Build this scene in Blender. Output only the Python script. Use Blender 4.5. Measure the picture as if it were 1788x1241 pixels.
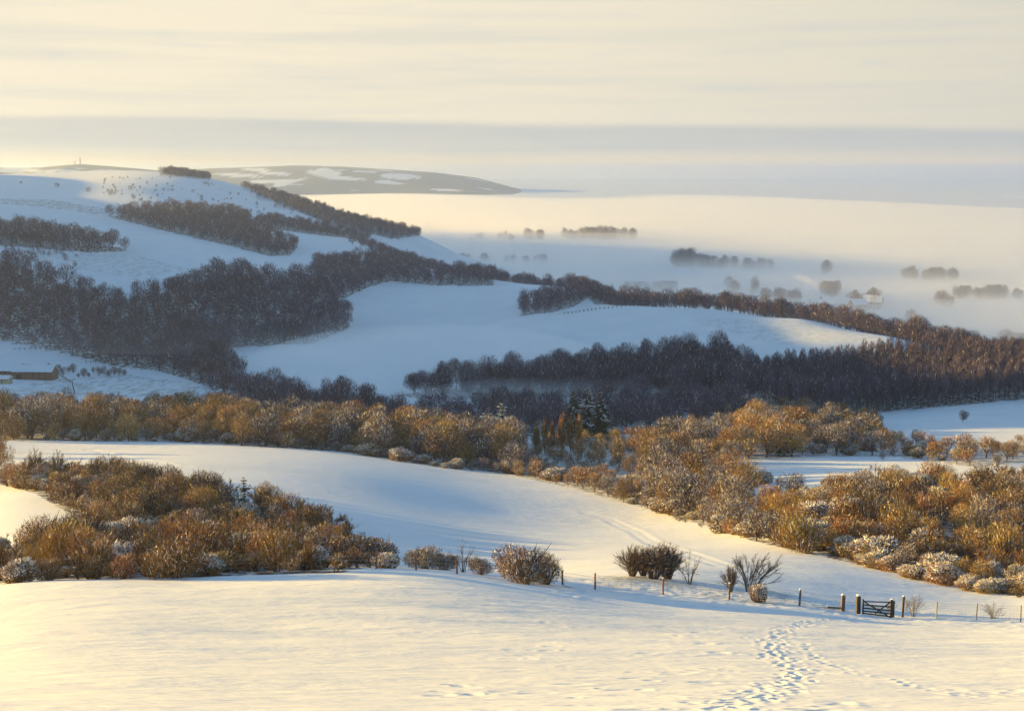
import bpy, bmesh, math, random
import numpy as np
from mathutils import Vector, Matrix

for _o in list(bpy.data.objects):
    bpy.data.objects.remove(_o)
SC = bpy.context.scene
COL = SC.collection
rad = math.radians

# ------------------------------------------------------------------ camera
FPX, PW, PH = 2456.0, 1788.0, 1241.0          # focal length in photo pixels, photo size
PITCH = math.atan((PH / 2 - 300.0) / FPX)     # eye level lies at photo row 300
cam_data = bpy.data.cameras.new('camera')
cam_data.sensor_width = 36.0
cam_data.lens = 36.0 * FPX / PW
cam_data.clip_start = 0.5
cam_data.clip_end = 60000.0
cam = bpy.data.objects.new('camera', cam_data)
COL.objects.link(cam)
cam.location = (0, 0, 0)
cam.rotation_euler = (math.pi / 2 - PITCH, 0, 0)
SC.camera = cam

# ------------------------------------------------------------------ sun, sky, exposure
SUN_FWD = 18.0      # degrees the sun stands forward of due left
SUN_EL = 6.6
az = rad(SUN_FWD)
SUN = Vector((-math.cos(az) * math.cos(rad(SUN_EL)), math.sin(az) * math.cos(rad(SUN_EL)), math.sin(rad(SUN_EL))))
sun_data = bpy.data.lights.new('sun', 'SUN')
sun_data.energy = 4.4
sun_data.angle = rad(0.6)
sun_data.color = (1.0, 0.63, 0.13)
sun = bpy.data.objects.new('sun', sun_data)
COL.objects.link(sun)
sun.rotation_euler = (-SUN).to_track_quat('-Z', 'Y').to_euler()

world = bpy.data.worlds.new('World')
SC.world = world
world.use_nodes = True
world.cycles.sampling_method = 'MANUAL'
world.cycles.sample_map_resolution = 512
SC.view_settings.view_transform = 'Standard'
SC.view_settings.look = 'None'
SC.view_settings.gamma = 1.0
SC.view_settings.exposure = 1.85
SC.view_settings.use_curve_mapping = False
SC.render.engine = 'CYCLES'
SC.cycles.use_denoising = True
SC.cycles.max_bounces = 6
SC.cycles.diffuse_bounces = 3
SC.cycles.volume_bounces = 4
SC.cycles.transparent_max_bounces = 8
SC.cycles.use_adaptive_sampling = True
SC.cycles.adaptive_threshold = 0.02


def build_world():
    nt = world.node_tree
    N, L = nt.nodes, nt.links
    bg = N['Background']
    bg.inputs[1].default_value = 0.087
    sky = N.new('ShaderNodeTexSky')
    sky.sky_type = 'NISHITA'
    sky.sun_disc = False
    sky.sun_elevation = rad(SUN_EL)
    sky.sun_rotation = rad(360 - (90 - SUN_FWD))
    sky.altitude = 200
    sky.air_density = 1.2
    sky.dust_density = 0.0
    sky.ozone_density = 2.4
    tc = N.new('ShaderNodeTexCoord')
    sep = N.new('ShaderNodeSeparateXYZ')
    L.new(tc.outputs['Generated'], sep.inputs[0])

    def math_(op, a, b=None, clamp=False):
        n = N.new('ShaderNodeMath'); n.operation = op; n.use_clamp = clamp
        for i, v in enumerate((a, b)):
            if v is None: continue
            if isinstance(v, (int, float)): n.inputs[i].default_value = v
            else: L.new(v, n.inputs[i])
        return n.outputs[0]

    def smooth(v, a, b):
        n = N.new('ShaderNodeMapRange'); n.interpolation_type = 'SMOOTHSTEP'
        L.new(v, n.inputs[0]); n.inputs[1].default_value = a; n.inputs[2].default_value = b
        return n.outputs[0]

    def mixc(f, a, b):
        n = N.new('ShaderNodeMix'); n.data_type = 'RGBA'
        for i, v in ((0, f), (6, a), (7, b)):
            if isinstance(v, (int, float)): n.inputs[i].default_value = v
            elif isinstance(v, tuple): n.inputs[i].default_value = (*v, 1)
            else: L.new(v, n.inputs[i])
        return n.outputs[2]

    # angle to azimuth of the sun in the horizontal plane, 1 towards the sun
    el = sep.outputs[2]
    dot = N.new('ShaderNodeVectorMath'); dot.operation = 'DOT_PRODUCT'
    L.new(tc.outputs['Generated'], dot.inputs[0]); dot.inputs[1].default_value = (SUN.x, SUN.y, 0)
    sunward = dot.outputs['Value']
    # streaky noise: stretched along the horizon
    mp = N.new('ShaderNodeMapping'); mp.inputs['Scale'].default_value = (3.0, 3.0, 70.0)
    L.new(tc.outputs['Generated'], mp.inputs[0])
    nz = N.new('ShaderNodeTexNoise'); nz.inputs['Scale'].default_value = 1.3; nz.inputs['Detail'].default_value = 6
    nz.inputs['Roughness'].default_value = 0.55
    L.new(mp.outputs[0], nz.inputs[0])
    mp2 = N.new('ShaderNodeMapping'); mp2.inputs['Scale'].default_value = (6.0, 6.0, 40.0)
    L.new(tc.outputs['Generated'], mp2.inputs[0])
    nz2 = N.new('ShaderNodeTexNoise'); nz2.inputs['Scale'].default_value = 2.0; nz2.inputs['Detail'].default_value = 7
    nz2.inputs['Roughness'].default_value = 0.6; nz2.inputs['Distortion'].default_value = 0.6
    L.new(mp2.outputs[0], nz2.inputs[0])
    # pale winter veil: warm towards the sun, greyer away from it
    warm = mixc(smooth(sunward, -0.45, 0.55), (2.01, 1.97, 1.70), (3.05, 2.73, 2.11))
    cool = (1.97, 2.01, 1.92)
    veil = mixc(math_('MULTIPLY', smooth(nz.outputs[0], 0.40, 0.72), 0.40), warm, cool)
    # high cirrus, faint
    veil = mixc(math_('MULTIPLY', smooth(nz2.outputs[0], 0.52, 0.75), 0.30), veil, (1.85, 2.06, 2.15))
    # the warm glow just over the haze horizon
    glow = math_('MULTIPLY', smooth(el, -0.02, 0.0), math_('SUBTRACT', 1.0, smooth(el, 0.005, 0.020)))
    veil = mixc(math_('MULTIPLY', glow, 0.92), veil, (3.05, 2.42, 1.60))
    # long grey-blue stratus bank low over the horizon: sharp top, soft foot
    wob = math_('MULTIPLY', math_('SUBTRACT', nz.outputs[0], 0.5), 0.014)
    mp3 = N.new('ShaderNodeMapping'); mp3.inputs['Scale'].default_value = (1.44, 1.44, 5.40)
    L.new(tc.outputs['Generated'], mp3.inputs[0])
    nz3 = N.new('ShaderNodeTexNoise'); nz3.inputs['Scale'].default_value = 1.6; nz3.inputs['Detail'].default_value = 3
    L.new(mp3.outputs[0], nz3.inputs[0])
    top = math_('ADD', math_('ADD', el, math_('MULTIPLY', sep.outputs[0], 0.013)), math_('MULTIPLY', math_('SUBTRACT', nz3.outputs[0], 0.5), 0.024))
    bank = math_('MULTIPLY', smooth(math_('ADD', el, wob), 0.005, 0.020), math_('SUBTRACT', 1.0, smooth(top, 0.0285, 0.0352)))
    bankc = mixc(smooth(sunward, -0.5, 0.5), (1.38, 1.53, 1.70), (1.49, 1.63, 1.75))
    veil = mixc(math_('MULTIPLY', bank, 0.58), veil, bankc)
    # veil gives way to the clear sky above
    fade = smooth(math_('ABSOLUTE', el), 0.13, 0.33)
    out = mixc(fade, veil, sky.outputs[0])
    L.new(out, bg.inputs[0])


HAZE_D = 1.0e-4
FOG_D = (0.009, 0.0034, 0.0017)
MIST_D = 0.010

build_world()


# ------------------------------------------------------------------ the lie of the land
def ray_dir(px, py):
    cx, cy = (px - PW / 2) / FPX, (PH / 2 - py) / FPX
    sp, cp = math.sin(PITCH), math.cos(PITCH)
    return cx / (cp + cy * sp), (-sp + cy * cp) / (cp + cy * sp)     # x and z per metre of y


# surveyed heights: bearing column, sight-line row, distance in metres
SURVEY = [
    (0, 1241, 26), (450, 1241, 26), (894, 1241, 27), (1340, 1241, 27), (1788, 1241, 28),
    (0, 1120, 52), (450, 1112, 53), (894, 1110, 55), (1340, 1122, 55), (1788, 1132, 56),
    (0, 1030, 80), (300, 1015, 82), (600, 1000, 85), (760, 1000, 88), (900, 1018, 88), (1000, 1028, 90),
    (1043, 1030, 93), (1166, 1038, 93), (1285, 1047, 92), (1412, 1059, 91), (1550, 1077, 91), (1660, 1080, 90), (1788, 1086, 89),
    (1100, 1006, 101), (1200, 1014, 101), (1330, 1030, 100),
    (0, 985, 112), (300, 965, 125), (600, 975, 118), (60, 940, 135), (30, 868, 190), (130, 912, 158),
    (150, 828, 235), (400, 870, 190), (600, 918, 165), (720, 968, 138), (850, 998, 122),
    (894, 980, 138), (894, 900, 226), (894, 832, 304), (600, 880, 197), (600, 830, 253), (600, 790, 330),
    (300, 812, 250), (300, 772, 345), (0, 765, 352), (0, 792, 295), (1130, 890, 250), (1130, 955, 162),
    (1280, 938, 182), (1280, 990, 122), (1450, 1000, 126), (1500, 985, 142), (1788, 1045, 116),
    (1500, 900, 185), (1788, 945, 165), (1450, 850, 250), (1788, 850, 240), (1400, 820, 290), (1600, 805, 305),
    (1788, 790, 320), (1200, 800, 320), (1650, 742, 420), (1788, 765, 365), (1788, 695, 500), (1540, 722, 490), (1300, 738, 440),
    (894, 770, 420), (600, 742, 440), (300, 725, 470), (0, 715, 500), (1100, 742, 450), (1200, 700, 525), (1000, 700, 530),
    (700, 690, 550), (450, 690, 560), (250, 692, 565), (0, 692, 560),
    (60, 662, 640), (200, 640, 680), (300, 668, 610), (0, 588, 725), (0, 630, 685),
    (450, 630, 660), (600, 660, 605), (580, 590, 775), (400, 590, 765),
    (0, 450, 850), (150, 492, 835), (100, 525, 785), (300, 530, 800), (500, 530, 810), (450, 495, 860), (300, 500, 850),
    (0, 418, 955), (120, 427, 955), (220, 440, 950), (400, 455, 965), (560, 470, 980),
    (0, 345, 1350), (200, 378, 1170), (200, 345, 1350), (330, 405, 1120), (480, 447, 1080), (300, 350, 1360),
    (450, 400, 1260), (650, 436, 1200), (560, 418, 1240),
    (0, 314, 1720), (0, 308, 2150), (100, 305, 2150), (220, 301, 2100), (150, 309, 1780), (320, 303, 1800), (450, 331, 1700), (550, 362, 1620), (650, 392, 1520), (730, 412, 1460),
    (600, 402, 1400), (400, 362, 1500),
    (750, 522, 900), (870, 490, 1000), (640, 525, 890), (700, 494, 1000), (950, 498, 960), (900, 557, 800), (750, 577, 742), (650, 592, 700), (840, 565, 775), (750, 573, 815), (850, 560, 850), (660, 586, 775),
    (640, 448, 1140), (750, 468, 1080), (1000, 502, 950),
    (1100, 533, 830), (1250, 540, 800), (1400, 556, 745), (1560, 591, 645), (1000, 546, 820), (1100, 600, 705), (900, 640, 650),
    (1300, 592, 690), (1450, 612, 622), (750, 662, 605), (1200, 642, 620), (1788, 640, 600), (1500, 650, 592), (1400, 702, 512),
]
# heights known directly: bearing column, distance, height
HIDDEN = [
    (1480, 1075, -105.0), (1430, 1090, -105.5), (1530, 1080, -104.5), (1243, 1575, -106), (1700, 1100, -108), (1300, 1300, -108), (1600, 1350, -108), (1100, 1500, -108),
    (750, 778, -89.6), (845, 812, -88.4), (660, 738, -89.5),
    (0, 3000, -70), (320, 2500, -60), (600, 1950, -104), (730, 1720, -106), (-400, 2400, -40),
    (1100, 930, -94), (1400, 850, -98), (1600, 745, -97), (1788, 665, -93), (900, 1150, -97), (750, 1320, -104), (1000, 1050, -98),
    (-300, 355, -64), (-300, 560, -88), (-300, 700, -78), (-300, 950, -42), (-300, 1300, -18), (-300, 1750, 0),
    (2200, 120, -34), (2200, 250, -58), (2200, 500, -86), (2200, 800, -105), (-300, 55, -19.6), (2200, 56, -19), (-300, 120, -37), (-300, 200, -51),
]
PLAIN = -108.0
for _px in (0, 500, 900, 1300, 1788, 2300):
    for _Y in (1600, 2100, 2800, 4000, 7000, 14000, 26000):
        if _px <= 300 and _Y < 4000 or _px == 500 and _Y < 2500 or _px == 900 and _Y < 1500:
            continue
        HIDDEN.append((_px, _Y, PLAIN))


def tps_fit():
    P, V = [], []
    for px, py, Y in SURVEY:
        a, b = ray_dir(px, py)
        P.append((a * 2.2, math.log(Y))); V.append(b)
    for px, Y, z in HIDDEN:
        a = (px - PW / 2) / FPX
        P.append((a * 2.2, math.log(Y))); V.append(z / Y)
    P, V = np.array(P), np.array(V)
    d = np.linalg.norm(P[:, None] - P[None], axis=2)
    K = np.where(d > 0, d * d * np.log(d + 1e-12), 0) + 0.0006 * np.eye(len(P))
    A = np.hstack([np.ones((len(P), 1)), P])
    n = len(P)
    M = np.zeros((n + 3, n + 3)); M[:n, :n] = K; M[:n, n:] = A; M[n:, :n] = A.T
    sol = np.linalg.solve(M, np.concatenate([V, np.zeros(3)]))
    return P, sol


TP, TS = tps_fit()


def sstep(a, b, x):
    t = np.clip((np.asarray(x, float) - a) / (b - a), 0, 1)
    return t * t * (3 - 2 * t)


def ridge(x, y, z):
    """higher down added out of view at left, crest shaped to shade the valley"""
    prof = np.interp(y, [430, 500, 540, 580, 700, 850, 920, 1000, 1060, 1120, 1300, 1450, 1600, 1720, 1800, 1900, 2050, 2300, 2700],
                     [-70, -46, -28, -6, -3, -3, 2, 5, 2, 7, 10, 13, 23, 30, 33, 31, 24, -5, -60])  # crest heights of the unseen down, chosen for where its shadow falls
    xc = -(0.40 * y + 140)
    w = sstep(0, -130, x - xc - 130) * (1 - sstep(-800, -2600, x)) * sstep(420, 480, y)
    return np.maximum(prof - z, 0) * w


def H(x, y):
    """height of the snow surface at x, y (arrays)"""
    x, y = np.broadcast_arrays(np.asarray(x, float), np.asarray(y, float))
    shp = x.shape
    x, y = x.ravel(), y.ravel()
    out = np.empty_like(x)
    for i in range(0, len(x), 40000):
        xs, ys = x[i:i + 40000], y[i:i + 40000]
        yc = np.clip(ys, 22, 26000)
        u = np.clip(xs / yc, -0.55, 0.5) * 2.2
        v = np.log(yc)
        d2 = (u[:, None] - TP[None, :, 0]) ** 2 + (v[:, None] - TP[None, :, 1]) ** 2
        z = (0.5 * d2 * np.log(d2 + 1e-12)) @ TS[:-3] + TS[-3] + TS[-2] * u + TS[-1] * v
        z = z * yc
        near = -2.6 - 0.288 * np.maximum(ys, -70) - 0.02 * np.minimum(ys + 70, 0)
        t = sstep(20, 34, ys)
        z = near * (1 - t) + z * t
        far = sstep(2300, 4200, ys)
        z = z * (1 - far) + (PLAIN) * far
        out[i:i + 40000] = z + ridge(xs, ys, z)
    return out.reshape(shp)


def hz(x, y):
    return float(H(np.array([x]), np.array([y]))[0])


_MY = np.exp(np.linspace(math.log(20), math.log(6000), 900))


def ground(px, py, ymin=20, ymax=6000):
    """where the sight line through column px, row py meets the ground between ymin and ymax"""
    a, b = ray_dir(px, py)
    Y = _MY[(_MY >= ymin) & (_MY <= ymax)]
    g = H(a * Y, Y) - b * Y
    k = np.argmax(g > 0) if (g > 0).any() else int(np.argmax(g))
    if k > 0 and g[k] > 0:
        t = -g[k - 1] / (g[k] - g[k - 1]); yy = Y[k - 1] + t * (Y[k] - Y[k - 1])
    else:
        yy = Y[k]
    return a * yy, yy, hz(a * yy, yy)


def to_px(x, y, z):
    sp, cp = math.sin(PITCH), math.cos(PITCH)
    d = y * cp - z * sp
    return PW / 2 + FPX * x / d, PH / 2 - FPX * (y * sp + z * cp) / d


# ------------------------------------------------------------------ materials
def new_mat(name):
    m = bpy.data.materials.new(name)
    m.use_nodes = True
    nt = m.node_tree
    b = nt.nodes.get('Principled BSDF')
    return m, nt, nt.nodes, nt.links, b


def simple(name, col, rough=0.8, noise=0.0, scale=3.0, bump=0.0):
    m, nt, N, L, b = new_mat(name)
    b.inputs['Roughness'].default_value = rough
    b.inputs['Base Color'].default_value = (*col, 1)
    if noise or bump:
        tc = N.new('ShaderNodeTexCoord')
        nz = N.new('ShaderNodeTexNoise'); nz.inputs['Scale'].default_value = scale; nz.inputs['Detail'].default_value = 6
        L.new(tc.outputs['Object'], nz.inputs[0])
        if noise:
            r = N.new('ShaderNodeMapRange'); L.new(nz.outputs[0], r.inputs[0])
            r.inputs[1].default_value = 0.3; r.inputs[2].default_value = 0.7
            r.inputs[3].default_value = 1 - noise; r.inputs[4].default_value = 1 + noise
            h = N.new('ShaderNodeHueSaturation'); h.inputs['Color'].default_value = (*col, 1)
            L.new(r.outputs[0], h.inputs['Value']); L.new(h.outputs[0], b.inputs['Base Color'])
        if bump:
            bp = N.new('ShaderNodeBump'); bp.inputs['Strength'].default_value = bump; bp.inputs['Distance'].default_value = 0.05
            L.new(nz.outputs[0], bp.inputs['Height']); L.new(bp.outputs[0], b.inputs['Normal'])
    return m


def snow_ground_mat():
    m, nt, N, L, b = new_mat('snow_ground')
    geo = N.new('ShaderNodeNewGeometry')
    def noise(scale, det=5, sc=(1, 1, 1), rough=0.55):
        mp = N.new('ShaderNodeMapping'); mp.inputs['Scale'].default_value = sc
        L.new(geo.outputs['Position'], mp.inputs[0])
        n = N.new('ShaderNodeTexNoise'); n.inputs['Scale'].default_value = scale; n.inputs['Detail'].default_value = det
        n.inputs['Roughness'].default_value = rough
        L.new(mp.outputs[0], n.inputs[0]); return n.outputs[0]
    def rng(v, a, b_, c=0.0, d=1.0):
        r = N.new('ShaderNodeMapRange'); L.new(v, r.inputs[0])
        for i, q in ((1, a), (2, b_), (3, c), (4, d)): r.inputs[i].default_value = q
        return r.outputs[0]
    def mul(a, b_):
        n = N.new('ShaderNodeMath'); n.operation = 'MULTIPLY'
        for i, q in enumerate((a, b_)):
            if isinstance(q, (int, float)): n.inputs[i].default_value = q
            else: L.new(q, n.inputs[i])
        return n.outputs[0]
    def mixc(f, a, c):
        n = N.new('ShaderNodeMix'); n.data_type = 'RGBA'
        for i, q in ((0, f), (6, a), (7, c)):
            if isinstance(q, tuple): n.inputs[i].default_value = (*q, 1)
            else: L.new(q, n.inputs[i])
        return n.outputs[2]
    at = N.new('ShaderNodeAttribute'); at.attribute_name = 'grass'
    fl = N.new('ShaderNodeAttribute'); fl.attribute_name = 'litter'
    col = mixc(rng(noise(0.05, 2), 0.3, 0.7), (0.84, 0.87, 0.91), (0.78, 0.815, 0.86))
    # stubble and grass standing through thin snow
    tuft = mul(rng(noise(0.30, 5, (1, 0.4, 1), 0.78), 0.47, 0.60), at.outputs['Fac'])
    col = mixc(tuft, col, (0.20, 0.21, 0.15))
    # woodland floor: snow broken by leaf litter and stems
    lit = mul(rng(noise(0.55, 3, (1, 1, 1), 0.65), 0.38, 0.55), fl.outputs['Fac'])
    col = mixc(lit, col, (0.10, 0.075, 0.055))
    L.new(col, b.inputs['Base Color'])
    b.inputs['Roughness'].default_value = 0.75
    b.inputs['Specular IOR Level'].default_value = 0.25
    # wind crust
    h1 = noise(0.8, 4, (0.45, 1, 1), 0.62)
    h2 = noise(5.0, 3, (0.22, 1, 1), 0.65)
    bp1 = N.new('ShaderNodeBump'); bp1.inputs['Strength'].default_value = 0.55; bp1.inputs['Distance'].default_value = 0.22
    L.new(h1, bp1.inputs['Height'])
    bp2 = N.new('ShaderNodeBump'); bp2.inputs['Strength'].default_value = 0.7; bp2.inputs['Distance'].default_value = 0.06
    L.new(h2, bp2.inputs['Height']); L.new(bp1.outputs[0], bp2.inputs['Normal'])
    bp3 = N.new('ShaderNodeBump'); bp3.inputs['Strength'].default_value = 0.35; bp3.inputs['Distance'].default_value = 1.2
    L.new(noise(0.11, 4, (0.4, 1, 1), 0.6), bp3.inputs['Height']); L.new(bp2.outputs[0], bp3.inputs['Normal'])
    L.new(bp3.outputs[0], b.inputs['Normal'])
    return m


# ------------------------------------------------------------------ mesh helpers
def mesh_obj(name, V, F, mats, parent=None, midx=None, smooth=False):
    me = bpy.data.meshes.new(name)
    V = np.asarray(V, np.float32); 
    me.from_pydata(V.tolist() if len(V) < 200 else [tuple(v) for v in V.tolist()], [], [tuple(f) for f in (F.tolist() if hasattr(F, 'tolist') else F)])
    return link_mesh(name, me, mats, parent, midx, smooth)


def link_mesh(name, me, mats, parent=None, midx=None, smooth=False):
    for m in (mats if isinstance(mats, (list, tuple)) else [mats]):
        me.materials.append(m)
    if midx is not None:
        me.polygons.foreach_set('material_index', np.asarray(midx, np.int32))
    if smooth:
        me.polygons.foreach_set('use_smooth', np.ones(len(me.polygons), bool))
    me.update()
    o = bpy.data.objects.new(name, me)
    COL.objects.link(o)
    if parent: o.parent = parent
    return o


def fast_mesh(name, V, Q):
    """V (n,3), Q (m,k) all the same size faces"""
    me = bpy.data.meshes.new(name)
    V = np.asarray(V, np.float32); Q = np.asarray(Q, np.int32)
    k = Q.shape[1]
    me.vertices.add(len(V)); me.vertices.foreach_set('co', V.ravel())
    me.loops.add(Q.size); me.loops.foreach_set('vertex_index', Q.ravel())
    me.polygons.add(len(Q))
    me.polygons.foreach_set('loop_start', np.arange(0, Q.size, k, dtype=np.int32))
    me.update(calc_edges=True)
    return me


def tag(o, label=None, cat=None, group=None, kind=None):
    if label: o['label'] = label
    if cat: o['category'] = cat
    if group: o['group'] = group
    if kind: o['kind'] = kind
    return o


def empty(name, loc, rz=0.0, scale=1.0):
    o = bpy.data.objects.new(name, None)
    o.empty_display_size = 0.5
    COL.objects.link(o)
    o.location = loc; o.rotation_euler = (0, 0, rz)
    o.scale = (scale,) * 3 if isinstance(scale, (int, float)) else scale
    return o


def in_poly(px, py, poly):
    px, py = np.asarray(px), np.asarray(py)
    c = np.zeros(px.shape, bool)
    n = len(poly); j = n - 1
    for i in range(n):
        xi, yi = poly[i]; xj, yj = poly[j]
        hit = ((yi > py) != (yj > py)) & (px < (xj - xi) * (py - yi) / ((yj - yi) or 1e-9) + xi)
        c ^= hit; j = i
    return c


# ------------------------------------------------------------------ where the woods stand (outlines of the ground they cover)
WOODS = {
    'scarp': ((440, 900), [(-60, 452), (0, 455), (60, 472), (120, 502), (180, 522), (260, 517), (330, 500), (380, 482), (420, 480), (470, 494), (560, 492), (600, 535), (612, 572), (545, 600), (400, 606), (382, 637), (438, 678), (518, 705), (645, 720), (645, 745), (465, 727), (398, 696), (335, 664), (270, 646), (200, 639), (100, 613), (-60, 583)]),
    'upper_belt': ((890, 1040), [(-40, 404), (60, 408), (130, 422), (205, 432), (226, 438), (150, 441), (60, 433), (-40, 426)]),
    'diagonal': ((1040, 1380), [(192, 379), (250, 371), (330, 366), (432, 376), (432, 392), (520, 432), (505, 446), (470, 447), (400, 429), (300, 406)]),
    'foot_hedge': ((1230, 1480), [(436, 390), (480, 384), (560, 396), (650, 411), (640, 419), (560, 411), (480, 400)]),
    'skyline': ((1420, 1850), [(425, 327), (520, 352), (620, 376), (690, 392), (737, 411), (690, 417), (640, 411), (560, 385), (480, 354)]),
    'hilltop': ((1720, 1900), [(278, 302), (300, 301), (340, 302), (370, 312), (340, 312), (300, 307)]),
    'mid_belt': ((880, 1180), [(540, 482), (560, 464), (640, 454), (720, 462), (730, 478), (860, 487), (862, 499), (760, 498), (680, 491), (640, 502), (590, 527), (570, 522)]),
    'ridge_hedge': ((930, 1260), [(620, 441), (700, 446), (800, 457), (900, 470), (1000, 491), (1020, 502), (940, 495), (850, 482), (760, 468), (680, 458)]),
    'clump': ((800, 970), [(906, 552), (922, 524), (1000, 508), (1040, 512), (1000, 536), (960, 546)]),
    'far_hedge': ((600, 980), [(1010, 506), (1100, 517), (1250, 528), (1400, 546), (1560, 576), (1640, 598), (1788, 618), (1840, 625), (1840, 645), (1700, 622), (1560, 589), (1400, 553), (1250, 539), (1100, 531), (1040, 532)]),
    'oak_wood': ((490, 690), [(690, 690), (760, 680), (850, 675), (950, 664), (1050, 652), (1150, 641), (1250, 636), (1318, 655), (1318, 706), (1200, 706), (1050, 694), (900, 694), (760, 698)]),
    'plantation': ((470, 640), [(1318, 672), (1400, 655), (1560, 634), (1700, 634), (1840, 640), (1840, 694), (1788, 697), (1540, 719), (1340, 724)]),
    'shade_row': ((420, 570), [(460, 722), (640, 726), (760, 722), (900, 716), (1000, 714), (1250, 714), (1310, 735), (1250, 760), (1000, 762), (700, 762), (560, 754)]),
    'gold_band': ((290, 490), [(-40, 768), (-40, 735), (300, 737), (600, 757), (750, 772), (900, 792), (900, 828), (750, 810), (600, 788), (300, 771)]),
    'mid_band': ((185, 430), [(850, 777), (1000, 772), (1250, 772), (1300, 792), (1270, 830), (1310, 885), (1292, 934), (1200, 908), (1130, 888), (1000, 852), (900, 830)]),
    'copse': ((280, 460), [(1250, 737), (1330, 732), (1520, 737), (1560, 762), (1660, 792), (1750, 782), (1840, 770), (1840, 802), (1700, 815), (1560, 796), (1420, 796), (1300, 802)]),
    'right_scrub': ((108, 285), [(1292, 938), (1330, 884), (1420, 862), (1520, 852), (1620, 852), (1700, 837), (1850, 830), (1850, 1050), (1788, 1040), (1690, 1022), (1600, 1004), (1500, 984), (1400, 964)]),
    'left_scrub': ((84, 250), [(-60, 842), (0, 845), (60, 860), (142, 908), (172, 932), (110, 960), (0, 988), (-60, 995), (-60, 1040), (300, 1014), (600, 999), (640, 990), (690, 982), (628, 936), (560, 908), (430, 872), (300, 852), (200, 834), (90, 834), (0, 838)]),
}
# thin snow with grass and stubble showing
GRASSY = [((1050, 1500), 0.9, [(0, 347), (90, 349), (230, 372), (230, 380), (190, 378), (110, 366), (0, 356)]),
          ((560, 680), 0.55, [(60, 668), (200, 650), (330, 668), (400, 690), (250, 694), (120, 690), (0, 690)]),
          ((860, 960), 0.35, [(60, 440), (240, 446), (330, 470), (250, 485), (160, 490), (90, 470)]),
          ((640, 800), 0.25, [(1200, 556), (1400, 560), (1540, 590), (1400, 606), (1300, 590)]),
          ((90, 112), 0.5, [(980, 1000), (1330, 1018), (1420, 1040), (1560, 1060), (1560, 1076), (1400, 1058), (1100, 1030), (980, 1024)])]


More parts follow.
